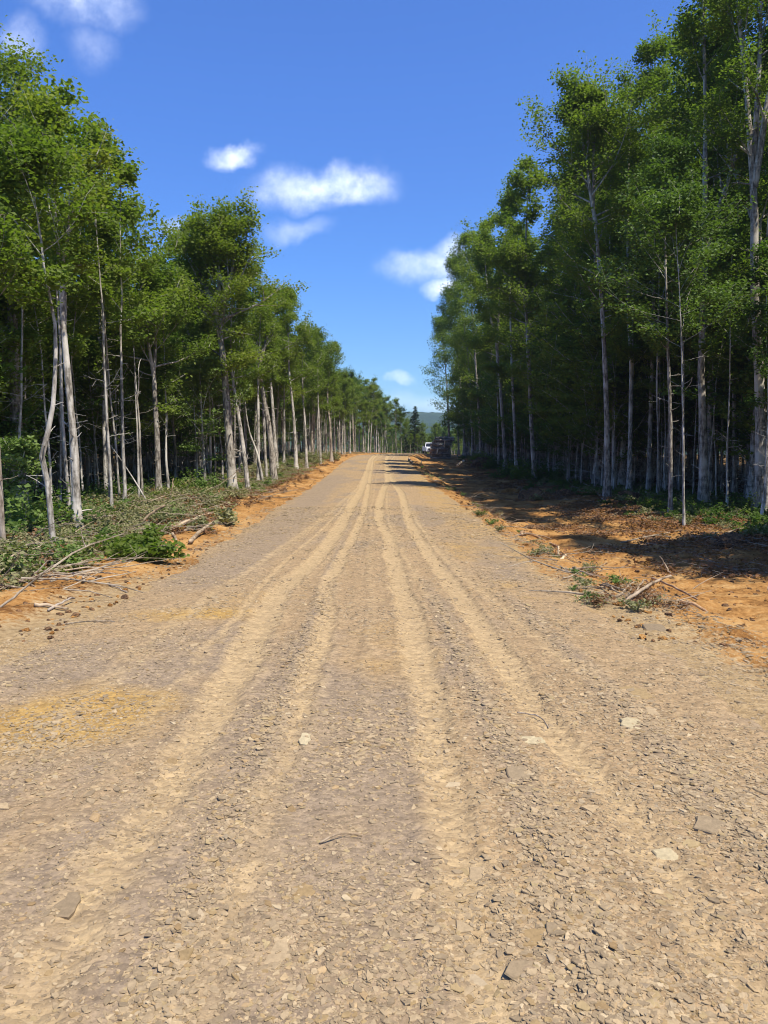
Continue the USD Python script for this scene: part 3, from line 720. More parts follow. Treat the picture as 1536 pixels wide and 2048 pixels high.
    return wood.mesh(), leaf_quads(c, leaf, rng)


def trunk_line(rng, H, lean=0.03, wob=0.05, n=12):
    t = np.linspace(0, 1, n)
    a = rng.uniform(0, 6.28)
    w = np.cumsum(rng.standard_normal((n, 2)) * wob, 0) * H / 30
    w -= w[0]
    return np.stack([lean * H * t ** 1.5 * math.cos(a) + w[:, 0], lean * H * t ** 1.5 * math.sin(a) + w[:, 1], H * t - 0.1], 1)


def forked(rng, main, at_t, spread, n=8):
    """A second stem leaving the trunk at at_t and rising beside it."""
    p = along(main, at_t)[0]; top = main[-1]
    a = rng.uniform(0, 6.28)
    L = np.linalg.norm(top - p) * rng.uniform(0.8, 1.0)
    d = np.array([math.cos(a) * spread, math.sin(a) * spread, 1.0]); d /= np.linalg.norm(d)
    return curve(p, d, L, 0.09, n, rng, 0.04)


# kinds of tree used many times: each is an abstract prim with trunk and crown
def tree_class(name, wood, leaves, bark, leaf):
    path = numbered("/World/shapes/" + name)
    UsdGeom.Xform.Define(stage, path)
    usdkit.mesh(stage, path + "/trunk", wood, bark, True)
    usdkit.mesh(stage, path + "/crown", leaves, leaf, False)
    return path


CLS = {}


def make_kinds():
    rng = np.random.default_rng(11)
    CLS["low"], CLS["tall"], CLS["slim"], CLS["sapling"], CLS["shrub"] = [], [], [], [], []
    for k in range(7):                                                # maples of the left wood, 11 m
        m_ = trunk_line(rng, 11, 0.04, 0.07)
        st = [m_] + ([forked(rng, m_, rng.uniform(.35, .5), 0.28)] if k % 2 else []) + ([forked(rng, m_, rng.uniform(.4, .55), 0.3)] if k % 3 == 0 else [])
        w, l = grow(rng, st, rng.uniform(0.085, 0.14), 0.112, 12500, rng.uniform(0.34, 0.48), rng.uniform(1.8, 2.3), 24, fall=0.5, shoots=12)
        CLS["low"].append(tree_class("maple_kind", w, l, [BARK, BARK_P, BARK_B][k % 3], [LEAF, LEAF_Y, LEAF, LEAF, LEAF_Y, LEAF_D, LEAF][k]))
    for k in range(6):                                                # tall maples of the right wood, 20 m
        m_ = trunk_line(rng, 20, 0.03, 0.05, 14)
        st = [m_] + ([forked(rng, m_, rng.uniform(.42, .6), 0.25)] if k % 2 == 0 else [])
        w, l = grow(rng, st, rng.uniform(0.13, 0.20), 0.135, 17500, rng.uniform(0.12, 0.26), rng.uniform(2.6, 3.2), 42, fall=0.6, shoots=10)
        CLS["tall"].append(tree_class("tall_maple_kind", w, l, [BARK, BARK, BARK_P][k % 3], [LEAF, LEAF, LEAF_D, LEAF, LEAF_Y, LEAF][k]))
    for k in range(5):                                                # slender poles, 9 m
        m_ = trunk_line(rng, 9, 0.06, 0.09)
        w, l = grow(rng, [m_], rng.uniform(0.035, 0.06), 0.105, 3800, rng.uniform(0.5, 0.62), rng.uniform(1.1, 1.5), 10, sides=6, shoots=3, dead=0.5)
        CLS["slim"].append(tree_class("slender_kind", w, l, [BARK_P, BARK_P, BARK][k % 3], [LEAF, LEAF_D, LEAF_Y, LEAF, LEAF][k]))
    for k in range(5):                                                # understorey saplings, 4.5 m, layered sprays
        m_ = trunk_line(rng, 4.6, 0.06, 0.08, 9)
        w, l = grow(rng, [m_], 0.024, 0.088, 7000, rng.uniform(0.16, 0.28), rng.uniform(1.5, 2.0), 22, sides=5, shoots=1, layered=1.4, dead=0.3, fall=0.6)
        CLS["sapling"].append(tree_class("sapling_kind", w, l, BARK_P, [LEAF, LEAF_D, LEAF, LEAF_D, LEAF_Y][k]))
    for k in range(4):                                                # knee to chest high bushes
        rr = np.random.default_rng(200 + k)
        wood = MB(); cs = []
        for _ in range(16):
            a = rr.uniform(0, 6.28); e = rr.uniform(0.3, 1.3)
            c = curve((0, 0, -0.05), (math.cos(a) * math.cos(e), math.sin(a) * math.cos(e), math.sin(e)), rr.uniform(0.6, 1.15), 0.03, 5, rr, 0.12)
            wood.tube(c, np.linspace(0.011, 0.003, 5), 3); cs.append(along(c, np.linspace(.3, 1, 6)))
        cs = np.vstack(cs); n = 900
        c = cs[rr.integers(0, len(cs), n)] + rr.standard_normal((n, 3)) * [.13, .13, .10]; c[:, 2] = np.abs(c[:, 2])
        CLS["shrub"].append(tree_class("shrub_kind", wood.mesh(), leaf_quads(c, 0.10, rr, 0.6), GREYSTICK, [LEAF, LEAF_D, LEAF_DRY, LEAF_P][k]))


make_kinds()


def place(cls, name, p, rz, s, label, cat, group):
    """A copy of a tree kind as a thing of its own."""
    x = UsdGeom.Xform.Define(stage, numbered("/World/" + name))
    x.AddTranslateOp().Set(Gf.Vec3d(*map(float, p))); x.AddRotateZOp().Set(float(math.degrees(rz))); x.AddScaleOp().Set(Gf.Vec3f(*map(float, np.broadcast_to(s, 3))))
    pr = x.GetPrim(); pr.GetReferences().AddInternalReference(cls); pr.SetInstanceable(True)
    return tag(pr, label, cat, group)


SPOTS = []                                                            # (x, y) of every tree placed so far


def free(x, y, r):
    return all((x - a) ** 2 + (y - b) ** 2 > r * r for a, b in SPOTS)


def hero(name, pts, w_px, top, label, cat="tree", crown0=0.45, width=2.4, n_leaf=9000, limbs=18, bark=None, leaf=None, forks=(), seed=0, fork_auto=0, leafsize=0.125, shoots=8, dead=0.2, depth=None, fall=0.5, layered=0.35, skirt=0.03):
    """A tree whose trunk follows the pixels pts (base first) at the distance of its base, up to the pixel top."""
    rng = np.random.default_rng(1000 + seed)
    b = at(*pts[0]) if depth is None else on_plane(*pts[0], depth)
    if depth is not None:
        b[2] = land(b[0], b[1])
    SPOTS.append((b[0], b[1]))
    D = b[1]
    lean = rng.uniform(-.6, .6)
    line = [on_plane(px, py, D) for px, py in pts] + ([on_plane(*top, D + lean)] if top is not None else [])
    line = np.array(line); line[0] = b + [0, 0, -0.12]
    main = smooth_line(line, 16)
    r0 = 0.5 * w_px * D / FPX
    stems = [main]
    for f in forks:
        q = np.array([on_plane(px, py, D + k * rng.uniform(-.25, .35)) for k, (px, py) in enumerate(f)])
        stems.append(smooth_line(q, 10))
    for _ in range(fork_auto):
        stems.append(forked(rng, main, rng.uniform(.45, .6), 0.25))
    t = thing(name, b, label=label, cat=cat)
    stems = [s - b for s in stems]
    if n_leaf:
        leafsize = leafsize * (0.68 if D < 27 else 0.78 if D < 40 else 0.92)
        wood, lv = grow(rng, stems, r0, leafsize, int(n_leaf * (1.8 if D < 27 else 1.5)), crown0, width, limbs, shoots=shoots, dead=dead, fall=fall, layered=layered, skirt=skirt, spread=1 + 0.9 * float(smoothstep(45, 100, D)))
        obj("trunk", wood, bark or BARK, t, smooth=True)
        obj("crown", lv, leaf or LEAF, t)
    else:
        wood = MB()
        for k, s in enumerate(stems):
            tt = np.linspace(0, 1, len(s))
            wood.tube(s, np.maximum(r0 * (1 if k == 0 else 0.5) * (1 - 0.7 * tt), 0.006), 7, cap=True)
        obj("trunk", wood.mesh(), bark or BARK, t, smooth=True)
    return t, b


def left_wood():
    hero("maple_tree", [(42, 1052), (35, 900), (28, 720), (24, 600), (10, 430)], 27, (40, 150), "thick grey maple with yellowing crown at the left edge of the photo", crown0=0.50, width=2.4, n_leaf=10000, limbs=26, leaf=LEAF_Y,
         forks=[[(25, 610), (29, 500), (37, 430), (70, 260)], [(12, 440), (-20, 330), (-40, 250)]], seed=1, shoots=16, depth=19.5)
    hero("maple_tree", [(155, 1072), (150, 930), (138, 780), (127, 650), (118, 513), (106, 393), (97, 335)], 19, (88, 230), "pale twin stemmed tree rising from the brush near the leafy cut bush", crown0=0.64, width=1.3, n_leaf=4500, limbs=18, leaf=LEAF_Y, bark=BARK_P,
         forks=[[(127, 660), (126, 526), (136, 480), (138, 360)]], seed=2, shoots=12)
    hero("maple_tree", [(107, 1110), (95, 967), (83, 903), (95, 867), (107, 800), (111, 660), (87, 530), (80, 455), (65, 386)], 13, (50, 320), "crooked pale tree with a bulging kink, in front of the twin stemmed tree", crown0=0.66, width=1.4, n_leaf=4000, limbs=14, leaf=LEAF, bark=BARK_P, seed=3, shoots=8)
    hero("maple_tree", [(8, 1112), (2, 1000), (-4, 880)], 11, (-30, 480), "brown barked trunk cut by the left edge of the photo", bark=BARK_B, n_leaf=1800, width=1.2, crown0=.78, seed=4)
    hero("dead_tree", [(213, 997), (208, 833), (207, 733), (201, 667), (198, 617)], 11, None, "bare broken snag with forked stub top in the left wood", bark=BARK_P, n_leaf=0, forks=[[(207, 730), (214, 705), (225, 680)], [(204, 690), (192, 660), (190, 640)], [(207, 745), (216, 735), (221, 725)]], seed=5)
    hero("dead_tree", [(278, 1005), (275, 880), (272, 810), (270, 770), (271, 745)], 6, None, "thin bare stem ending in a narrow fork, right of the broken snag", bark=BARK_P, n_leaf=0, forks=[[(273, 805), (277, 775), (277, 745), (284, 717)]], seed=6)
    hero("maple_tree", [(318, 997), (314, 880), (308, 760), (311, 680)], 14, (292, 560), "grey speckled trunk between the thin forked stem and the biggest left maple", crown0=0.50, width=2.2, n_leaf=8500, bark=BARK, leaf=LEAF, fork_auto=1, seed=7, shoots=14)
    hero("maple_tree", [(467, 992), (458, 880), (450, 760), (440, 650)], 21, (436, 470), "biggest maple on the left, full round crown with orange tips", crown0=0.42, width=2.55, n_leaf=26000, limbs=44, bark=BARK, leaf=LEAF_Y,
         forks=[[(441, 660), (424, 600), (404, 560), (390, 490)], [(440, 655), (450, 590), (463, 545), (472, 480)]], seed=8, shoots=14, fall=0.25)
    hero("maple_tree", [(497, 988), (483, 870), (470, 790), (462, 720)], 10, (470, 560), "slim leaning tree just right of the biggest left maple", bark=BARK_P, n_leaf=4500, width=1.6, seed=9)
    hero("maple_tree", [(548, 968), (537, 850), (521, 760), (514, 700)], 14, (505, 540), "sturdy leaning grey tree between pale poles, second largest right of the biggest maple", bark=BARK, n_leaf=9000, width=2.1, seed=10, forks=[[(518, 730), (530, 690), (545, 640), (560, 600)]])
    hero("slender_tree", [(527, 974), (517, 917), (497, 855), (490, 800)], 6, None, "thin pole leaning far to the left beside the sturdy leaning tree", bark=BARK_P, n_leaf=0, seed=11)
    hero("slender_tree", [(516, 972), (517, 880), (516, 790), (518, 720)], 8, (522, 620), "straight pale pole crossing the leaning thin pole", bark=BARK_P, n_leaf=3000, width=1.3, crown0=.55, seed=12)
    hero("slender_tree", [(534, 962), (529, 880), (526, 820), (527, 760)], 6, (530, 640), "thin pale pole close left of the sturdy leaning tree", bark=BARK_P, n_leaf=2500, width=1.2, crown0=.55, seed=13)
    hero("slender_tree", [(553, 945), (548, 860), (541, 760), (537, 720)], 9, (545, 585), "straight pale tree behind the sturdy leaning tree", bark=BARK_P, n_leaf=5500, width=1.8, crown0=.5, seed=14)
    hero("maple_tree", [(592, 926), (588, 844), (583, 788), (578, 740)], 8, (575, 585), "grey tree with tall pointed reddish top on the left skyline", bark=BARK_P, n_leaf=6500, width=2.0, seed=15, leaf=LEAF_Y, depth=52, shoots=12)
    hero("maple_tree", [(613, 922), (610, 850), (605, 780)], 6, (608, 660), "narrow pale trunk standing by itself right of the reddish topped tree", bark=BARK_P, n_leaf=5000, width=2.0, seed=16, depth=56)
    hero("maple_tree", [(641, 917), (638, 850), (636, 790)], 5, (636, 665), "tree with a spiky dark top where the left wood starts to fall away", bark=BARK_P, n_leaf=6000, width=2.1, seed=17, depth=62, leaf=LEAF, shoots=12)
    hero("maple_tree", [(663, 917), (660, 850), (655, 800)], 6, (668, 700), "rounded maple with russet leaves low on its trunk by the dirt verge", bark=BARK_B, n_leaf=6500, width=2.3, seed=18, depth=66, leaf=LEAF_Y)
    hero("sapling", [(412, 990), (406, 880), (402, 800)], 6, (400, 720), "bright green layered sapling left of the biggest left maple", cat="sapling", bark=BARK_P, n_leaf=4200, width=1.9, crown0=.22, limbs=18, seed=19, layered=1.5, leaf=LEAF_P, depth=30.5, leafsize=.115, shoots=2)
    hero("slender_tree", [(305, 1015), (262, 950), (213, 880)], 4, None, "bare pole leaning steeply from the brush up to the broken snag", bark=BARK_P, n_leaf=0, seed=20)
    hero("sapling", [(30, 1062), (34, 1010), (38, 960)], 5, (50, 900), "pale leaved bushy sapling at the left edge, under the thick grey maple", cat="sapling", bark=BARK_P, n_leaf=1500, width=.8, crown0=.3, limbs=14, seed=21, layered=.8, leaf=LEAF_P, depth=17.0, leafsize=.12, shoots=2)


def right_wood():
    hero("tall_maple_tree", [(1519, 1018), (1521, 900), (1516, 700), (1509, 560), (1508, 400), (1506, 365)], 24, (1460, -120), "thick grey trunk with a three way fork at the right edge of the photo", crown0=0.52, width=2.8, n_leaf=15000, limbs=24, leaf=LEAF,
         forks=[[(1507, 375), (1512, 250), (1520, 100), (1522, -100)], [(1508, 375), (1526, 260), (1545, 150), (1560, -60)]], seed=31, leafsize=.135, depth=26)
    hero("tall_maple_tree", [(1408, 1005), (1406, 870), (1403, 700), (1408, 580), (1410, 350)], 18, (1405, -60), "stout trunk behind fallen poles, second from the right edge", crown0=0.42, width=3.2, n_leaf=16000, limbs=26, seed=32, leafsize=.135, fork_auto=1, depth=29, leaf=LEAF)
    hero("tall_maple_tree", [(1421, 962), (1420, 800), (1421, 600)], 12, (1440, 60), "darker trunk half hidden right behind the stout trunk", crown0=0.4, width=2.6, n_leaf=9000, seed=33, leafsize=.135, depth=34, leaf=LEAF)
    hero("tall_maple_tree", [(1215, 960), (1214, 860), (1206, 650), (1196, 500), (1186, 400)], 13, (1190, 215), "straight grey trunk standing forward of the right wood, beside a thinner twin", crown0=0.40, width=3.4, n_leaf=21000, limbs=38, seed=34, leafsize=.14, depth=33, forks=[[(1192, 450), (1180, 380), (1160, 250), (1150, 200)]], fall=.35)
    hero("tall_maple_tree", [(1228, 938), (1226, 780), (1220, 640)], 8, (1225, 250), "thin trunk close behind the straight forward trunk", n_leaf=8000, width=2.6, crown0=.3, seed=35, depth=38, leafsize=.14)
    hero("tall_maple_tree", [(1259, 948), (1262, 750), (1256, 600)], 9, (1262, 160), "pale double trunk, right of the straight forward trunk", bark=BARK_P, n_leaf=12000, width=3.0, crown0=.3, seed=36, depth=35, leafsize=.14, forks=[[(1262, 900), (1265, 750), (1266, 600), (1275, 400)]])
    hero("tall_maple_tree", [(1298, 940), (1302, 800), (1306, 650)], 9, (1300, 90), "dark trunk set back between the pale double trunk and the speckled trunk", n_leaf=12000, width=3.0, crown0=.28, seed=37, depth=36, leafsize=.14, leaf=LEAF)
    hero("tall_maple_tree", [(1342, 990), (1341, 850), (1336, 700), (1332, 560)], 9, (1330, 300), "speckled trunk below the sunlit pale green foliage", bark=BARK, n_leaf=6500, width=2.6, crown0=.45, limbs=22, seed=38, depth=25.5, leafsize=.14, leaf=LEAF_P)
    hero("sapling", [(1370, 1000), (1367, 900), (1364, 740)], 5, (1350, 430), "whippy sapling holding the sunlit pale green leaves", cat="sapling", bark=BARK_P, n_leaf=5500, width=2.5, crown0=.55, limbs=18, seed=39, depth=23.2, leafsize=.15, leaf=LEAF_P, layered=.9, shoots=3, skirt=.2)
    hero("tall_maple_tree", [(1318, 956), (1316, 850), (1314, 750)], 6, (1320, 380), "thin dark stem left of the speckled trunk", n_leaf=5000, width=2.0, seed=40, depth=33, leaf=LEAF_D)
    hero("tall_maple_tree", [(1470, 985), (1469, 850), (1468, 700)], 9, (1480, 150), "grey trunk between the stout trunk and the three way fork", n_leaf=9000, width=2.6, seed=41, depth=31, leafsize=.135)
    hero("tall_maple_tree", [(1071, 932), (1063, 850), (1056, 700), (1050, 560)], 9, (1060, 330), "grey trunk over the green bushes with a wide fork high up", n_leaf=15000, width=3.3, limbs=28, crown0=.3, seed=42, depth=46, leafsize=.15, forks=[[(1054, 660), (1046, 590), (1010, 545)]])
    hero("tall_maple_tree", [(1034, 928), (1028, 830), (1022, 680)], 7, (1020, 400), "slim pale trunk left of the wide forked grey trunk", bark=BARK_P, n_leaf=12000, width=3.0, crown0=.3, seed=43, depth=52, leafsize=.15)
    hero("tall_maple_tree", [(1012, 926), (1004, 820), (993, 690), (980, 630)], 8, (970, 455), "leaning grey trunk that splits in two, halfway along the right wood", n_leaf=13000, width=3.2, crown0=.3, seed=44, depth=58, leafsize=.16, forks=[[(994, 700), (997, 640), (1000, 520)]])
    hero("tall_maple_tree", [(998, 924), (996, 820), (994, 720)], 5, (965, 480), "straight thin trunk touching the leaning split trunk", bark=BARK_P, n_leaf=9000, width=2.8, seed=45, depth=63, leafsize=.16, leaf=LEAF_Y)
    hero("tall_maple_tree", [(963, 917), (958, 830), (952, 740)], 6, (935, 470), "tree on the right skyline where the wood steps down towards the log pile", n_leaf=14000, width=3.6, crown0=.25, seed=46, depth=80, leafsize=.17, limbs=26)
    hero("tall_maple_tree", [(946, 916), (943, 830), (938, 740)], 5, (905, 520), "tree leaning out to the left over the far right verge", n_leaf=13000, width=3.6, crown0=.25, seed=47, depth=88, leafsize=.17, limbs=26)
    hero("tall_maple_tree", [(931, 911), (926, 830), (918, 740)], 5, (893, 590), "tree with orange leaves at the left end of the right wood", n_leaf=13000, width=3.6, crown0=.22, seed=48, depth=98, leafsize=.18, leaf=LEAF_Y, limbs=26)
    hero("tall_maple_tree", [(899, 905), (897, 840), (893, 760)], 5, (880, 640), "last tree of the right wood, standing behind the log pile", n_leaf=13000, width=3.8, seed=49, depth=112, leafsize=.19, crown0=.2, limbs=30)


left_wood()
right_wood()


def in_view(x, y, z=3.0, m=40):
    px, py, w = pix(np.array([x, y, z]))
    return w > 1 and -m < px < 1536 + m


def fill_woods():
    rng = np.random.default_rng(21)
    names = {"low": ("maple_tree", "tree"), "tall": ("tall_maple_tree", "tree"), "slim": ("slender_tree", "tree"), "sapling": ("sapling", "sapling")}
    said = {("low", -1): ("leafy maple crowded behind the front row of the left wood", "maples inside the left wood"),
            ("tall", 1): ("tall maple crowded behind the front row of the right wood", "tall maples inside the right wood"),
            ("slim", -1): ("slender pale pole among the crowded trunks of the left wood", "slender poles of the left wood"),
            ("slim", 1): ("slender pale pole among the shaded trunks of the right wood", "slender poles of the right wood"),
            ("sapling", -1): ("low leafy sapling in the understorey of the left wood", "saplings of the left wood"),
            ("sapling", 1): ("low leafy sapling in the shade of the right wood", "saplings of the right wood")}
    stuff = []

    def put(kind, side, x, y, s, thing_):
        cls = CLS[kind][int(rng.integers(len(CLS[kind])))]
        p = (x, y, float(land(x, y)) - 0.05)
        rz = rng.uniform(0, 6.28)
        if thing_:
            lab, grp = said[(kind, side)]
            where = ("in its near third", "in its middle", "near its far end")[0 if y < 36 else 1 if y < 66 else 2]
            lab, grp = f"{lab}, {where}", f"{grp}, {where}"
            place(cls, names[kind][0], p, rz, s, lab, names[kind][1], grp)
        else:
            stuff.append((cls, p, rz, s))

    # left wood: first the rows one can look into, then the mass behind
    def left_edge(y):
        far = float(CX(min(y, 150)) - HW(min(y, 150))) - 2.0
        k = float(smoothstep(62, 85, y))
        return (-6.6 + 0.018 * (y - 18)) * (1 - k) + far * k - 0.5 * math.sin(y * 0.31) - 0.3

    def right_edge(y):
        return 11.4 + 0.5 * math.sin(y * 0.27) + 0.010 * max(0, y - 55)

    def many(kind, side, n, y0, y1, d0, d1, gap, smin, smax, thing_, pw=1.0, first=None):
        k = tries = 0
        while k < n and tries < n * 60:
            tries += 1
            y = y0 * (y1 / y0) ** rng.random() if pw else rng.uniform(y0, y1)
            d = d0 + (d1 - d0) * rng.random() ** 1.3
            x = left_edge(y) - d if side < 0 else right_edge(y) + d
            if thing_ and not in_view(x, y):
                continue
            if kind == "tall" and d < 9.5 and any(a < y < b for a, b in ((18.4, 21.4), (30.0, 31.4), (39.5, 42.0), (49.0, 51.5), (60.0, 63.0))):
                continue
            if not free(x, y, gap):
                continue
            if kind != "sapling":
                SPOTS.append((x, y))
            s = rng.uniform(smin, smax) * (1 - 0.10 * float(smoothstep(55, 80, y)) * (side > 0)) * (0.70 if side < 0 and y < 36 and kind == 'low' else 1)
            put(kind, side, x, y, (s * rng.uniform(.9, 1.1), s * rng.uniform(.9, 1.1), s), thing_)
            k += 1

    many("low", -1, 62, 19, 75, 0.9, 9.0, 1.5, 0.70, 0.98, True)
    many("low", -1, 50, 72, 146, 0.2, 8.0, 1.3, 0.85, 1.08, True)
    many("slim", -1, 40, 70, 140, -0.4, 5.0, 0.6, 0.75, 1.0, True)
    many("slim", -1, 62, 17, 75, 0.0, 8.0, 0.6, 0.75, 1.08, True)
    many("sapling", -1, 40, 19, 75, 2.0, 9.0, 0.9, 0.7, 1.5, True)
    many("low", -1, 300, 14, 150, 7.5, 34.0, 1.5, 0.74, 1.0, False)
    many("sapling", -1, 200, 17, 90, 3.0, 20.0, 0.8, 0.9, 1.8, False)
    many("tall", 1, 18, 28, 62, 0.9, 5.5, 1.5, 0.88, 1.08, True)
    many("tall", 1, 84, 25, 125, 0.9, 10.0, 1.7, 0.76, 1.08, True)
    many("slim", 1, 95, 23, 118, 0.0, 9.0, 0.6, 0.75, 1.2, True)
    many("sapling", 1, 45, 32, 95, -0.2, 2.5, 0.8, 1.2, 2.2, True)
    many("sapling", 1, 100, 25, 95, 0.9, 9.0, 0.9, 1.0, 2.1, True)
    many("tall", 1, 120, 11, 132, 8.5, 24.0, 2.0, 0.75, 1.05, False)
    many("tall", 1, 9, 8.5, 16.0, 1.6, 9.0, 1.9, 0.8, 1.0, False)
    many("tall", 1, 60, 62, 130, 1.5, 14.0, 1.6, 0.75, 0.95, False)
    many("sapling", 1, 90, 60, 125, 0.8, 10.0, 0.8, 1.0, 1.7, False)
    many("sapling", 1, 220, 25, 105, 3.0, 18.0, 0.8, 1.2, 2.3, False)
    # the wood across the valley, beyond the end of the road
    for _ in range(240):
        y = rng.uniform(190, 420); x = rng.uniform(-0.02, 0.16) * y + rng.normal(0, 6)
        s = rng.uniform(0.75, 1.1) * (1.0 if y < 300 else 1.25)
        stuff.append((CLS["low"][int(rng.integers(7))], (x, y, float(land(x, y)) - 0.2), rng.uniform(0, 6.28), (s, s, s * 1.05)))
    for _ in range(30):                                               # behind the left end of the road
        y = rng.uniform(150, 175); x = rng.uniform(-16, 0.022 * y)
        s = rng.uniform(0.55, 0.85)
        stuff.append((CLS["low"][int(rng.integers(7))], (x, y, float(land(x, y)) - 0.2), rng.uniform(0, 6.28), (s, s, s)))
    kinds = sorted({c for c, *_ in stuff})
    n = len(stuff)
    yaw = np.array([r for _, _, r, _ in stuff])
    q = np.stack([np.cos(yaw / 2), 0 * yaw, 0 * yaw, np.sin(yaw / 2)], 1)
    instancer("/World/woods", kinds, [p for _, p, _, _ in stuff], q, [np.broadcast_to(s, 3) for *_, s in stuff], [kinds.index(c) for c, *_ in stuff])


fill_woods()


# ------------------------------------------------------------------ undergrowth, brush and litter
def tuft(rng, n_leaf, n_twig, w, h, leaf, dry=0.0):
    """A low clump of cut or growing twigs with leaves: (twigs, leaves)."""
    wood, cs = MB(), []
    for _ in range(n_twig):
        a, e = rng.uniform(0, 6.28), rng.uniform(-0.1, 0.9)
        c = curve((*(rng.standard_normal(2) * w * 0.2), h * rng.uniform(0, .4)), (math.cos(a) * math.cos(e), math.sin(a) * math.cos(e), math.sin(e) * h / w), w * rng.uniform(0.5, 1.0), -0.03, 4, rng, 0.12)
        wood.tube(c, np.linspace(0.008, 0.003, 4), 3); cs.append(along(c, np.linspace(.2, 1, 5)))
    cs = np.vstack(cs)
    c = cs[rng.integers(0, len(cs), n_leaf)] + np.clip(rng.standard_normal((n_leaf, 3)), -1.6, 1.6) * [w * .13, w * .13, h * .16]
    c[:, 2] = np.abs(c[:, 2])
    return wood.mesh(), leaf_quads(c, leaf, rng, 0.7)


def stick_bundle(rng, n, L):
    mb = MB()
    a0 = rng.uniform(0, 6.28)
    for _ in range(n):
        a = a0 + rng.normal(0, 0.5)
        c = curve((*(rng.standard_normal(2) * 0.25), rng.uniform(0.0, 0.25)), (math.cos(a), math.sin(a), rng.normal(0.05, 0.18)), L * rng.uniform(.4, 1), -0.02, 5, rng, 0.10)
        mb.tube(c, np.linspace(rng.uniform(.004, .012), .002, 5), 4)
    return mb.mesh()


def class_pair(name, parts):
    path = numbered("/World/shapes/" + name)
    UsdGeom.Xform.Define(stage, path)
    for k, (nm, me, mt) in enumerate(parts):
        usdkit.mesh(stage, f"{path}/{nm}", me, mt, False)
    return path


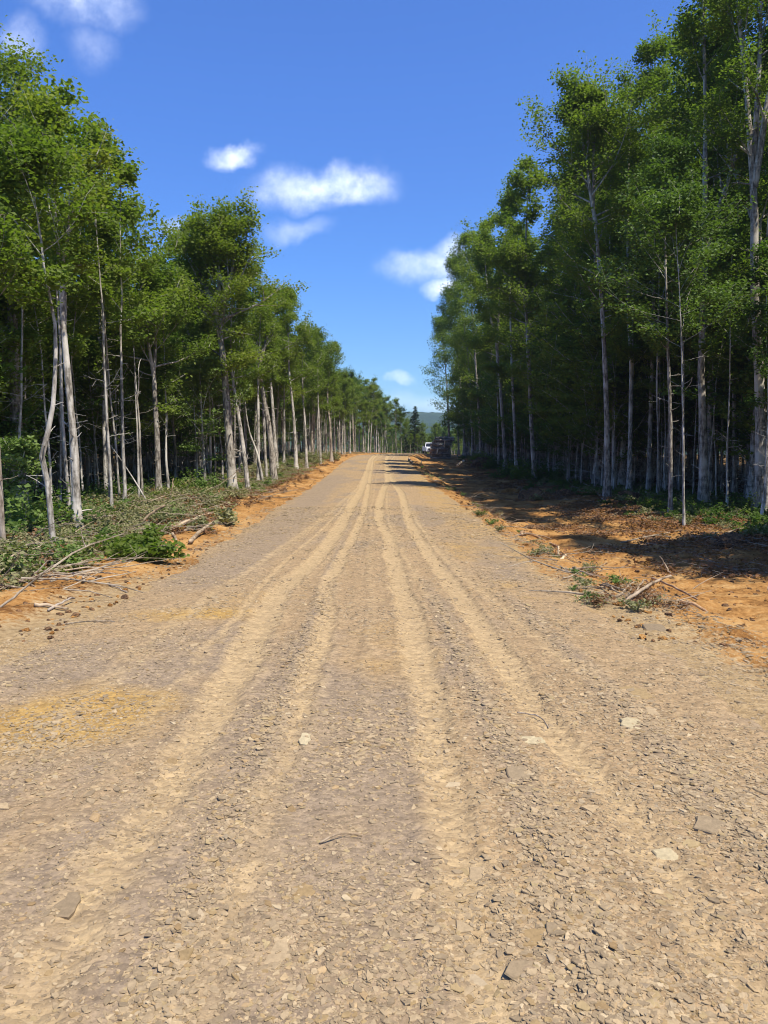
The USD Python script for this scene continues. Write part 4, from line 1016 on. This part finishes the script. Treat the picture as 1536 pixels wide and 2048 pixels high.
def build_cover():
    rng = np.random.default_rng(31)
    def tufts(n, nl, nt, w, h, leaf, looks, stick=GREYSTICK):
        out = []
        for k in range(n):
            a, b = tuft(rng, nl, nt, w, h, leaf)
            out.append(class_pair("tuft_kind", [("twigs", a, stick), ("leaves", b, looks[k % len(looks)])]))
        return out
    brush = tufts(6, 190, 5, 0.42, 0.26, 0.072, [LEAF_DRY, LEAF_DRY, LEAF_P, LEAF_DRY, LEAF, LEAF_DRY])
    brown = tufts(2, 90, 8, 0.40, 0.25, 0.07, [LEAF_BR, LEAF_BR])
    sticks = [class_pair("sticks_kind", [("twigs", stick_bundle(rng, 4, 1.2), [GREYSTICK, DRYWOOD][k % 2])]) for k in range(4)]
    fern = tufts(4, 170, 6, 0.42, 0.30, 0.085, [LEAF_D, LEAF, LEAF_D, LEAF_D])
    lit = []
    for k in range(4):
        c = np.column_stack([rng.uniform(-.6, .6, (110, 2)), rng.uniform(0.005, 0.05, 110)])
        tw = MB()
        for _ in range(8):
            a = rng.uniform(0, 6.28)
            tw.tube(curve((*rng.uniform(-.5, .5, 2), 0.02), (math.cos(a), math.sin(a), 0.02), rng.uniform(.2, .7), 0, 4, rng, .1), np.linspace(.007, .003, 4), 3)
        lit.append(class_pair("litter_kind", [("leaves", leaf_quads(c, 0.075, rng, 0.45), [LEAF_BR, LEAF_DRY][k % 2]), ("twigs", tw.mesh(), GREYSTICK)]))

    def lay(path, protos, n, y0, y1, d0, d1, side, smin, smax, dens=None, tilt=0.15, lift=(-.04, .1), power=1.0):
        y = y0 * (y1 / y0) ** rng.random(n)
        d = d0 + (d1 - d0) * rng.random(n) ** power
        x = CX(np.clip(y, -10, 150)) + side * (HW(np.clip(y, -10, 150)) + d)
        px, py, w = pix(np.stack([x, y, 0 * x], 1))
        k = (px > -60) & (px < 1600)
        if dens is not None:
            k &= rng.random(n) < dens(x, y, d)
        x, y = x[k], y[k]; m = len(x)
        pos = np.stack([x, y, land(x, y) + rng.uniform(*lift, m)], 1)
        instancer(path, protos, pos, quats(rng, m, tilt), rng.uniform(smin, smax, m)[:, None] * np.ones(3), rng.integers(0, len(protos), m))

    patch = lambda x, y, d: np.clip(0.35 + 3.0 * fb(x, y, 0.5, 70), 0.05, 1)
    lay("/World/brush", brush * 2 + sticks * 2 + brown + lit, 5200, 7.5, 85, 0.9, 4.6, -1, 0.6, 1.15, lambda x, y, d: smoothstep(1.45, 2.0, d + 1.0 * fb(x, y, .45, 71)) * (0.75 + 0.5 * fb(x, y, 0.6, 76)), lift=(-.05, .16))
    lay("/World/brown_brush", brown, 420, 18, 85, 0.5, 2.2, -1, 0.6, 1.0, lambda x, y, d: np.clip(0.2 + 3 * fb(x, y, .35, 72), 0, 1))
    lay("/World/forest_floor_plants", fern, 1500, 10, 80, 3.2, 10, -1, 0.6, 1.2, patch)
    lay("/World/leaf_litter", lit, 1500, 9, 70, 2.2, 12, -1, 0.8, 1.2, None, 0.05, (0.0, .03))
    lay("/World/low_ferns", fern + brush[:2], 2900, 19, 95, 5.2, 11.5, 1, 0.5, 1.1, lambda x, y, d: smoothstep(5.3, 7.2, d + 2.2 * fb(x, y, .3, 73)) * np.clip(0.5 + 2.5 * fb(x, y, .4, 74), 0.1, 1))
    lay("/World/dead_leaves", [lit[0], lit[2]], 1500, 15, 80, 2.4, 12, 1, 0.8, 1.25, lambda x, y, d: np.clip(smoothstep(3.0, 7.0, d + 3 * fb(x, y, .4, 75)), 0.12, 1), 0.06, (0.0, .04))
    lay("/World/edge_debris", sticks * 2 + brush[:3] + brown * 2 + lit[:2], 720, 8.5, 75, -0.05, 1.1, 1, 0.22, 0.62, lambda x, y, d: np.clip(0.45 + 3 * fb(x, y, .5, 77), 0.15, 1), 0.2, (-.02, .05))
    # clods of torn earth
    clod = []
    import trimesh
    ico = trimesh.creation.icosphere(2, 1.0)
    for k in range(4):
        v = np.array(ico.vertices); v = v * (0.35 + 1.3 * meshkit.fbm(v * 2.1 + k * 7.7, 4, k))[:, None] * [1, 1, .6]
        clod.append((v, np.array(ico.faces)))
    n = 2600
    y = 7 * (70 / 7) ** rng.random(n); side = np.where(rng.random(n) < 0.72, 1, -1); d = rng.uniform(0.0, 1.0, n) ** 1.2 * np.where(side > 0, 5.5, 1.3)
    x = CX(y) + side * (HW(y) + d); px, _, _ = pix(np.stack([x, y, 0 * x], 1)); k = (px > -30) & (px < 1570); x, y = x[k], y[k]; m = len(x)
    instancer("/World/earth_clods", [(c, [SOIL_D, EARTH, SOIL_D, EARTH][i]) for i, c in enumerate(clod)], np.stack([x, y, land(x, y)], 1), quats(rng, m, .4), np.clip(np.exp(rng.normal(math.log(.021), .5, m)), .008, .05)[:, None] * np.ones(3), rng.integers(0, 4, m))


build_cover()


def shrubs():
    rng = np.random.default_rng(41)
    k = 0
    for px, py, s, kind, lab in [
            (30, 1075, 1.15, 3, None), (75, 1060, 0.9, 0, None), (125, 1065, 1.0, 1, "green knee high bush between the crooked tree and the twin stemmed tree"),
            (400, 985, 1.0, 3, "pale green bush against the dark wood, left of the biggest left maple"), (360, 990, .7, 0, None), (440, 985, .8, 3, None), (540, 950, .9, 2, None), (620, 930, 1.0, 2, None), (590, 940, .9, 0, None), (670, 920, 1.0, 2, None), (230, 1000, .7, 1, None), (180, 1010, .8, 1, None),
            (1010, 955, 1.3, 1, None), (1045, 962, 1.3, 0, None), (1080, 965, 1.3, 1, None), (1120, 960, 1.3, 1, None), (1155, 958, 1.2, 0, None), (1030, 940, 1.3, 1, None), (1100, 942, 1.3, 0, None), (1170, 945, 1.2, 1, None), (985, 940, 1.2, 1, None), (960, 925, 1.2, 0, None), (1260, 965, .8, 1, None), (1380, 1010, .5, 1, None), (1440, 1000, .7, 1, None), (1490, 1030, .7, 0, None)]:
        p = at(px, py)
        if lab is None:
            lab, grp = ("low bush along the foot of the left wood", "bushes along the left wood") if px < 768 else ("dark green bush at the shaded foot of the right wood", "bushes along the right wood")
        else:
            grp = None
        place(CLS["shrub"][kind], "bush", p, rng.uniform(0, 6.28), s * rng.uniform(.85, 1.1), lab, "bush", grp)
    # the freshly cut leafy top lying at the edge of the brush
    r2 = np.random.default_rng(43)
    for px, py, w, h, n, lab in [(272, 1120, 1.12, 0.50, 2000, "cut leafy tree top lying on the orange dirt at the edge of the brush"), (455, 1050, 0.75, 0.50, 650, "small green cut branch on the left dirt verge below the biggest left maple"), (405, 1055, 0.6, 0.3, 350, "flat leafy branch lying left of the small green cut branch"),
                                 (1075, 1005, 0.5, 0.3, 180, "wilting leafy twig at the right road edge")]:
        p = at(px, py)
        wd, lv = tuft(r2, n, 16, w * .62, h, 0.105, 0)
        t = thing("leafy_branch", p, label=lab, cat="branch")
        obj("twigs", wd, GREYSTICK, t); obj("leaves", lv, LEAF if n > 1000 else LEAF_DRY, t)


shrubs()


def sticks():
    rng = np.random.default_rng(51)
    # pixels along the stick with the height above ground (m), width in px, look, label
    S = [([(70, 1215, .03), (100, 1217, .03), (135, 1222, .02)], 7, DRYWOOD, "forked dead branch on orange dirt, its thick pale half"),
         ([(98, 1221, .02), (125, 1212, .05), (148, 1205, .05)], 5, BARK_LOG, "dark arm of the forked dead branch on orange dirt"),
         ([(215, 1167, .01), (235, 1177, .02), (256, 1185, .01)], 3, BARK_LOG, "short dark twig on the orange dirt below the cut leafy top"),
         ([(115, 1248, .0), (180, 1246, .02), (230, 1252, .01)], 3, GREYSTICK, "long thin grey twig across the left road edge"),
         ([(270, 1058, .10), (300, 1030, .25), (330, 1010, .45)], 6, DRYWOOD, "pale bent branch lying above the cut leafy top"),
         ([(330, 1012, .3), (345, 970, .9), (347, 958, 1.0)], 3, DRYWOOD, "thin stick standing up out of the brush left of the biggest left maple"),
         ([(188, 1018, .25), (215, 1026, .25), (245, 1040, .15)], 6, CUT, "pale cut pole end sticking out of the brush"),
         ([(158, 1062, .12), (190, 1064, .12), (235, 1078, .08)], 9, REDWOOD, "orange brown log with stripped bark right of the twin stemmed tree"),
         ([(12, 1112, .15), (60, 1101, .2), (110, 1100, .15)], 9, REDWOOD, "reddish stripped log lying behind the crooked tree"),
         ([(10, 1122, .12), (60, 1113, .15), (115, 1110, .12)], 6, DRYWOOD, "pale split log just below the reddish stripped log"),
         ([(165, 1170, .08), (185, 1160, .12), (205, 1152, .1)], 6, DRYWOOD, "short pale log at the lower rim of the brush"),
         ([(0, 1215, .05), (45, 1180, .25), (105, 1130, .35)], 5, GREYSTICK, "long grey pole slanting through the brush at the left edge"),
         ([(0, 1180, .2), (50, 1160, .3), (95, 1120, .35)], 4, GREYSTICK, "second grey pole slanting through the brush, above the long one"),
         ([(5, 1170, .3), (45, 1150, .3), (85, 1148, .2)], 4, DRYWOOD, "thin pale stick lying flat on the brush at the left edge"),
         ([(335, 1065, .15), (390, 1050, .12), (425, 1035, .1)], 6, DRYWOOD, "tan branch over the dirt right of the cut leafy top"),
         ([(380, 1085, .06), (400, 1068, .12), (430, 1052, .1)], 8, DRYWOOD, "thick tan branch near the small green cut branch"),
         ([(345, 1070, .05), (352, 1080, .05), (350, 1090, .03)], 6, DRYWOOD, "stubby crooked root beside the cut leafy top"),
         ([(340, 1035, .3), (375, 1018, .2), (400, 1000, .2)], 4, DRYWOOD, "slender bare branch below the pale green bush"),
         ([(505, 988, .05), (530, 985, .06), (560, 980, .05)], 4, REDWOOD, "brown stick on the orange verge beside the leaning trees"),
         ([(1045, 1073, .05), (1075, 1080, .06), (1118, 1092, .05)], 7, REDWOOD, "reddish log lying along the right road edge"),
         ([(1115, 1118, .02), (1117, 1105, .2), (1118, 1092, .32)], 5, CUT, "pale broken stub standing up at the right road edge"),
         ([(1118, 1122, .02), (1126, 1114, .1), (1133, 1108, .15)], 6, CUT, "pale split stub leaning beside the standing stub"),
         ([(1145, 1140, .03), (1160, 1148, .06), (1182, 1158, .04)], 5, DRYWOOD, "pale stick at the road edge right of the broken stubs"),
         ([(1250, 1205, .02), (1290, 1175, .16), (1342, 1150, .22)], 7, DRYWOOD, "longest pale pole, propped over the torn roots on the right"),
         ([(1255, 1208, .02), (1275, 1190, .08), (1295, 1178, .1)], 5, DRYWOOD, "shorter pale stick under the longest pale pole"),
         ([(1200, 1178, .05), (1225, 1190, .08), (1250, 1195, .04)], 4, DRYWOOD, "thin stick across the hole at the right road edge"),
         ([(1305, 1163, .06), (1340, 1180, .08), (1395, 1205, .02)], 5, REDWOOD, "brown root running down from the longest pale pole"),
         ([(1355, 1206, .03), (1385, 1214, .05), (1420, 1218, .03)], 8, REDWOOD, "short thick brown log below the torn roots"),
         ([(1340, 1146, .05), (1330, 1130, .25), (1320, 1112, .45)], 3, DRYWOOD, "thin straw stalk standing on the right dirt"),
         ([(1200, 1100, .02), (1260, 1082, .06), (1365, 1060, .05)], 4, GREYSTICK, "long thin bent stem lying across the shaded dirt on the right"),
         ([(1190, 979, .08), (1280, 976, .15), (1340, 975, .12)], 7, GREYSTICK, "pale fallen pole with a thick left end under the right wood"),
         ([(1270, 976, .25), (1400, 980, .25), (1500, 978, .2)], 5, GREYSTICK, "second fallen pole, crossing in front of the stout trunk"),
         ([(1345, 978, .2), (1450, 977, .22), (1560, 972, .2)], 5, GREYSTICK, "third fallen pole, reaching the right edge of the photo"),
         ([(1170, 993, .12), (1190, 992, .16), (1203, 998, .05)], 6, GREYSTICK, "short curved grey log under the left end of the fallen pole"),
         ([(1258, 992, .0), (1262, 978, .25), (1262, 968, .35)], 8, BARK_LOG, "dark splintered stump among the fallen poles"),
         ([(1302, 1002, .0), (1297, 992, .2), (1290, 982, .3)], 5, GREYSTICK, "grey stub hanging from the fallen poles"),
         ([(1440, 1073, .1), (1470, 1068, .15), (1505, 1064, .12)], 4, DRYWOOD, "pale stick on the dirt mound at the right edge"),
         ([(914, 932, .05), (922, 926, .4), (929, 921, .7)], 6, CUT, "pale cut log end poking from the dark dirt heap"),
         ([(818, 918, .05), (822, 925, .1), (827, 930, .05)], 4, DRYWOOD, "grey broken stick at the far right road edge"),
         ([(842, 931, .0), (843, 922, .5)], 2.4, CUT, "little pale stake on the dirt near the log pile"),
         ([(640, 1715, .01), (690, 1706, .02), (722, 1703, .01)], 4, DRYWOOD, "dead twig lying on the shale in the lower middle of the road"),
         ([(1035, 1446, .01), (1060, 1446, .02), (1090, 1458, .01), (1096, 1470, .005)], 3, BARK_LOG, "thin curved dark twig in the right wheel track")]
    for pts, w, mt, lab in S:
        g = np.array([at(px, py) for px, py, _ in pts])
        D = g[:, 1].mean()
        if max(h for *_, h in pts) - pts[0][2] > 0.12:                 # rises off the ground: keep its run in depth short
            D = g[0, 1]
            g = np.array([on_plane(px, py, D + .12 * k) for k, (px, py, _) in enumerate(pts)])
        else:
            g[:, 2] = np.maximum(g[:, 2], surf_z(g[:, 0], g[:, 1])) + [h for *_, h in pts]
        line = smooth_line(g, 9) + np.random.default_rng(int(pts[0][0])).standard_normal((9, 3)) * 0.006 * min(D, 20) / 10
        mb = MB(); mb.tube(line, 0.5 * w * D / FPX * np.linspace(1.1, 0.7, 9), 7, cap=True)
        nm = "fallen_log" if "log" in lab else "stump" if "stump" in lab or "stub" in lab else "stick"
        tag(obj(nm, mb.mesh(), mt, smooth=True), lab, {"fallen_log": "log", "stump": "stump", "stick": "stick"}[nm])
    # sticks scattered through the brush
    for side, n, grp, lab in ((-1, 90, "bare sticks in the left brush", "bare stick lying in the brush of the left verge"), (1, 80, "bare sticks on the right dirt", "bare stick lying on the dirt right of the road")):
        for _ in range(n):
            y = 9 * (55 / 9) ** rng.random(); d = rng.uniform(0.7, 4.0) if side < 0 else rng.choice([rng.uniform(0.0, 0.7), rng.uniform(3, 7)])
            x = float(CX(y)) + side * (float(HW(y)) + d)
            if not in_view(x, y, 0, 20):
                continue
            a = rng.normal(0.5, 0.6) if side < 0 else rng.uniform(0, 3.14)
            L = rng.uniform(0.5, 2.2) * (1 if side < 0 else .7)
            c = curve((0, 0, rng.uniform(.05, .22) if side < 0 else .03), (math.cos(a), math.sin(a), rng.normal(.1, .12) if side < 0 else .03), L, -0.02, 6, rng, 0.09)
            mb = MB(); r = rng.uniform(.006, .018); mb.tube(c, np.linspace(r, r * .4, 6), 5, cap=True)
            if L > 1.2:
                q = along(c, .55)[0]; mb.tube(curve(q, (math.cos(a + .7), math.sin(a + .7), .1), L * .4, 0, 4, rng, .1), np.linspace(r * .6, r * .25, 4), 4)
            o = obj("stick", mb.mesh(), [GREYSTICK, DRYWOOD, GREYSTICK][int(rng.integers(3))])
            UsdGeom.Xformable(o).AddTranslateOp().Set(Gf.Vec3d(x, y, float(land(x, y))))
            tag(o, lab, "stick", grp)


sticks()


def mounds():
    import trimesh
    rng = np.random.default_rng(61)
    ico = trimesh.creation.icosphere(4, 1.0)
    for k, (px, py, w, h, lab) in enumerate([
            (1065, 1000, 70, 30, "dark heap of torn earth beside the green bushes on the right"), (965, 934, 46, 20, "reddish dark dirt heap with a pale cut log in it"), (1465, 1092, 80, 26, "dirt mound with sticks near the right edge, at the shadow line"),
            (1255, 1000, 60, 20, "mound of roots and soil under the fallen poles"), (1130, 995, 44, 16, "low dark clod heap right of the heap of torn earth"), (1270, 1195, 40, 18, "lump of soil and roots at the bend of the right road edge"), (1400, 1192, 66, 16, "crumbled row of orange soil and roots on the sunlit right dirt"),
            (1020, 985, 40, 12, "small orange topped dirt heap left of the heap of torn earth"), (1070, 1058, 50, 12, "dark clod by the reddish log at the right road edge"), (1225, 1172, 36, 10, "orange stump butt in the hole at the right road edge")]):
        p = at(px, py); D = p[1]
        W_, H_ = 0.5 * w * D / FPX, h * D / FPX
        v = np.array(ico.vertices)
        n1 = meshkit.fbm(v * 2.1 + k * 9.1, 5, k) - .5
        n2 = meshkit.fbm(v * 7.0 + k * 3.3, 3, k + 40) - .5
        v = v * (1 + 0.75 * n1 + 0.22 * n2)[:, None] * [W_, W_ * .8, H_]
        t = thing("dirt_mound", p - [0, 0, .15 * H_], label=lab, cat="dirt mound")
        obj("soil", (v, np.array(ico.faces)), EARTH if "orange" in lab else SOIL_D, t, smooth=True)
        for _ in range(6):
            a = rng.uniform(0, 6.28)
            c = curve((W_ * .55 * math.cos(a), W_ * .45 * math.sin(a), H_ * .45), (math.cos(a), math.sin(a), rng.uniform(.1, .9)), W_ * rng.uniform(.5, 1.0), -.12, 5, rng, .2)
            mb = MB(); mb.tube(c, np.linspace(.014, .004, 5) * D / 25, 4)
            obj("root", mb.mesh(), [DRYWOOD, GREYSTICK][int(rng.integers(2))], t)


mounds()

# ------------------------------------------------------------------ the far end of the road
def log_pile():
    import trimesh
    rng = np.random.default_rng(71)
    kinds = []
    for k in range(4):
        L, r = 2.35, 0.155
        c = np.column_stack([np.linspace(-L / 2, L / 2, 7), 0.012 * rng.standard_normal(7), 0.012 * rng.standard_normal(7)])
        mb = MB(); mb.tube(c, r * np.linspace(1.05, 0.92, 7) * (1 + .03 * rng.standard_normal(7)), 10)
        ends = []
        for e, s in ((c[0], -1), (c[-1], 1)):
            cy = trimesh.creation.cylinder(radius=r * .97, height=.012, sections=10); cy.apply_transform(trimesh.transformations.rotation_matrix(math.pi / 2, [0, 1, 0])); cy.apply_translation(e + [s * .004, 0, 0])
            ends.append(cy)
        path = numbered("/World/shapes/log_kind"); UsdGeom.Xform.Define(stage, path)
        usdkit.mesh(stage, path + "/bark", mb.mesh(), [BARK_LOG, BARK_LOG, BARK, BARK_LOG][k], 40)
        usdkit.mesh(stage, path + "/cut_end", ends[0], CUT); usdkit.mesh(stage, path + "/cut_end_001", ends[1], CUT)
        kinds.append(path)
    x0, y0 = 8.05, 100.0
    zb = float(land(x0, y0, False)) + .12
    for row in range(10):
        for col in range(3):
            if row == 9 and col == 0:
                continue
            s = rng.uniform(.8, 1.2)
            p = (x0 + rng.normal(0, .16) + .06 * row * (row > 6), y0 + col * .36 + (row % 2) * .17 + rng.normal(0, .03), zb + row * .29)
            lab, grp = ("weathered log lying crosswise in the stack at the end of the road", "logs of the stack") if not (row == 9 and col == 1) else ("topmost log of the stack at the end of the road", None)
            o = place(kinds[int(rng.integers(4))], "stacked_log", p, rng.normal(0, .035), (1, s, s), lab, "log", grp)
    for px, py, py2, w, lab in ((874, 909, 897, 3, "pale post leaning at the foot of the log stack"), (888.5, 895, 881, 3, "pale upright log in the dark right half of the log stack")):
        b = on_plane(px, py, 99.2); t = on_plane(px + 2, py2, 99.5)
        mb = MB(); mb.tube(np.linspace(b, t, 4), .5 * w * 99 / FPX, 8, cap=True)
        tag(obj("post", mb.mesh(), CUT, smooth=True), lab, "post")


log_pile()


def truck():
    import trimesh
    WHITE = plain("white_paint", (0.72, 0.73, 0.75), 0.3, coat=.5); GLASS = plain("dark_glass", (0.015, 0.018, 0.022), 0.06); BLACK = plain("black_trim", (0.02, 0.02, 0.022), 0.55); TYRE = plain("tyre_rubber", (0.02, 0.02, 0.02), 0.85)
    CHROME = plain("bright_metal", (0.5, 0.5, 0.52), 0.25, 0.9); LAMP = plain("lamp_lens", (0.6, 0.62, 0.65), 0.12)
    x0, y0 = 8.6, 124.0
    t = thing("parked_truck", (x0, y0, float(land(x0, y0, False)) + .02), label="white pickup truck parked behind the log stack, nose towards the road", cat="truck", rz=0.06)
    hull = lambda p: trimesh.convex.convex_hull(np.array(p, float))
    sym = lambda pts: [(s * a, b, c) for a, b, c in pts for s in (-1, 1)]
    body = trimesh.util.concatenate([
        hull(sym([(.86, -.02, .62), (.94, .12, .50), (.98, .35, .55), (.98, 5.5, .5), (.98, 5.5, 1.12), (.98, 2.0, 1.17), (.95, .5, 1.10), (.86, .06, 1.02), (.80, .1, 1.10)])),
        hull(sym([(.80, .16, 1.06), (.84, .3, 1.12), (.90, 1.55, 1.24), (.94, 1.6, 1.1), (.9, .3, 1.02)])),
        hull(sym([(.94, 1.5, 1.15), (.94, 3.95, 1.15), (.92, 1.55, 1.22), (.74, 2.2, 1.84), (.74, 3.5, 1.84), (.70, 2.35, 1.90), (.70, 3.4, 1.90), (.92, 3.9, 1.22)])),
        hull(sym([(.98, 4.0, 1.1), (.98, 5.55, 1.1), (.98, 4.0, 1.26), (.98, 5.55, 1.26)]))])
    obj("body", body, WHITE, t, smooth=25)
    ws = hull(sym([(.80, 1.60, 1.27), (.68, 2.145, 1.80), (.80, 1.585, 1.265), (.68, 2.13, 1.795)])); obj("windscreen", ws, GLASS, t)
    for s in (-1, 1):
        a = lambda pts: hull([(s * x_, y_, z_) for x_, y_, z_ in pts])
        obj("side_window", a([(.925, 1.85, 1.27), (.765, 2.3, 1.78), (.765, 2.85, 1.78), (.925, 2.85, 1.27), (.91, 1.85, 1.27), (.75, 2.3, 1.78), (.75, 2.85, 1.78), (.91, 2.85, 1.27)]), GLASS, t)
        obj("side_window", a([(.925, 2.95, 1.27), (.765, 2.95, 1.78), (.765, 3.45, 1.78), (.925, 3.75, 1.27), (.91, 2.95, 1.27), (.75, 2.95, 1.78), (.75, 3.45, 1.78), (.91, 3.75, 1.27)]), GLASS, t)
        obj("headlight", a([(.62, -.03, .86), (.88, .05, .86), (.62, 0.0, 1.0), (.88, .1, 1.0), (.62, .1, .86), (.92, .3, .9)]), LAMP, t)
        obj("mirror", a([(1.0, 1.75, 1.25), (1.17, 1.75, 1.25), (1.0, 1.75, 1.43), (1.17, 1.75, 1.43), (.95, 1.85, 1.28), (1.15, 1.85, 1.41)]), BLACK, t)
        for yw in (1.0, 4.4):
            tyre = trimesh.creation.annulus(.23, .38, .24, sections=28); tyre.apply_transform(trimesh.transformations.rotation_matrix(math.pi / 2, [0, 1, 0])); tyre.apply_translation([s * .88, yw, .38])
            w = obj("wheel", tyre, TYRE, t)
            rim = trimesh.creation.cylinder(radius=.232, height=.16, sections=20); rim.apply_transform(trimesh.transformations.rotation_matrix(math.pi / 2, [0, 1, 0])); rim.apply_translation([s * .90, yw, .38])
            obj("rim", rim, CHROME, w)
    g = MB(); g.box((-.60, -.05, .72), (.60, .02, 1.0)); obj("grille", g.mesh(), BLACK, t)
    g = MB(); g.box((-.58, -.06, .84), (.58, -.045, .88)); obj("grille_bar", g.mesh(), CHROME, t)
    g = MB(); g.box((-.95, -.10, .50), (.95, .10, .70)); obj("bumper", g.mesh(), WHITE, t)
    g = MB(); g.box((-.85, -.06, .36), (.85, .2, .50)); obj("lower_bumper", g.mesh(), BLACK, t)


truck()


def spruce(px, py_base, py_top, D, width, label, seed):
    rng = np.random.default_rng(seed)
    b = on_plane(px, py_base, D); b[2] = land(b[0], b[1]) - .1
    H = on_plane(px, py_top, D)[2] - b[2]
    t = thing("spruce_tree", b, label=label, cat="tree")
    wood = MB(); wood.tube(np.column_stack([np.zeros(8), np.zeros(8), np.linspace(0, H, 8)]), np.linspace(.16, .012, 8), 8)
    cs, ds = [], []
    for z_ in np.arange(.8, H - .1, .28):
        f = 1 - z_ / H
        for k in range(7):
            a = rng.uniform(0, 6.28); L = width * (f ** .85) * rng.uniform(.65, 1.1) + .1
            c = curve((0, 0, z_), (math.cos(a), math.sin(a), .25 - .5 * f), L, .015, 5, rng, .06)
            wood.tube(c, np.linspace(.02, .005, 5), 3)
            n = int(26 * L) + 8
            cs.append(along(c, rng.uniform(.15, 1, n)) + rng.standard_normal((n, 3)) * [.10, .10, .07])
    obj("trunk", wood.mesh(), BARK_LOG, t, smooth=True)
    obj("crown", leaf_quads(np.vstack(cs), .24, rng, .5, .5, .35), NEEDLE, t)


spruce(830, 902, 813, 138, 2.3, "pointed spruce standing alone beyond the end of the road", 81)
spruce(812, 902, 872, 142, 1.5, "small dark spruce left of the pointed spruce", 82)


def far_trees():
    rng = np.random.default_rng(91)
    for px, top, D, k, lab in ((846, 862, 134, 1, "yellow green tree right of the pointed spruce"), (835, 868, 131, 4, "bright bushy tree in front of the pointed spruce"), (820, 866, 133, 0, "rounded green tree at the left foot of the pointed spruce"), (858, 872, 140, 2, "dark green tree left of the white truck"),
                               (803, 815, 122, 3, "thin crowned tree at the far end of the left wood"), (792, 795, 116, 6, "last tall tree at the right end of the left wood")):
        b = on_plane(px, 905, D); b[2] = float(land(b[0], b[1])) - .1
        H = on_plane(px, top, D)[2] - b[2]
        s = H / 11.5
        place(CLS["low"][k], "maple_tree", b, rng.uniform(0, 6.28), (s * 1.1, s * 1.1, s) if H < 7 else (s, s, s), lab, "tree", None)


far_trees()


def hill():
    xs = np.linspace(-500, 900, 230); ys = np.concatenate([np.linspace(620, 1750, 190), np.linspace(1800, 2600, 12)])
    X, Y = np.meshgrid(xs, ys, indexing="ij")
    ridge = 77 * np.exp(-((Y - 1500) / 420) ** 2) * (0.86 + 0.5 * fb(X, Y * 0, 0.004, 95, 3) - 0.00010 * (X - 60)) + 18 * np.exp(-((Y - 980) / 170) ** 2) * (1 + 1.2 * fb(X, Y, .006, 94))
    Z = -17 + ridge + 7.0 * fb(X, Y, 0.07, 96, 3)
    n = len(ys); i, j = np.meshgrid(np.arange(len(xs) - 1), np.arange(n - 1), indexing="ij")
    q = np.stack([i * n + j, (i + 1) * n + j, (i + 1) * n + j + 1, i * n + j + 1], -1).reshape(-1, 4)
    nd = {"g": ("geometry", {}), "n1": ("noise_texture", {"scale": .11, "detail": 4.0, "roughness": .7}), "n2": ("noise_texture", {"scale": .012, "detail": 4.0}), "a": ("math", {"math_type": "multiply_add", "value2": .5}), "h": ("math", {"math_type": "multiply", "value2": .5}),
          "r": ("rgb_ramp", {"ramp": [(.36, (.010, .024, .012)), (.5, (.024, .050, .018)), (.62, (.050, .085, .026))]}), "bp": ("bump", {"strength": 1.0, "distance": 4.0}), "p": ("principled_bsdf", {"roughness": .95, "specular_ior_level": .05})}
    m_ = mat("wooded_hill", nd, [("g.position", "n1.vector"), ("g.position", "n2.vector"), ("n2.fac", "h.value1"), ("n1.fac", "a.value1"), ("h.value", "a.value3"), ("a.value", "r.fac"), ("r.color", "p.base_color"), ("n1.fac", "bp.height"), ("bp.normal", "p.normal")], "p.BSDF")
    tag(obj("hill", (np.stack([X, Y, Z], -1).reshape(-1, 3), q), m_, smooth=True), kind="structure")


hill()


def haze():
    mb = MB(); mb.box((-1500, -120, -40), (1700, 2900, 95))
    v = usdkit.material(stage, "/World/Looks/air", {"v": ("principled_volume", {"color": (0.80, 0.88, 1.0), "density": HAZE_DENSITY, "anisotropy": 0.3})}, [], volume="v.volume")
    tag(obj("haze", mb.mesh(), v), kind="stuff")


HAZE_DENSITY = 0.00020
haze()
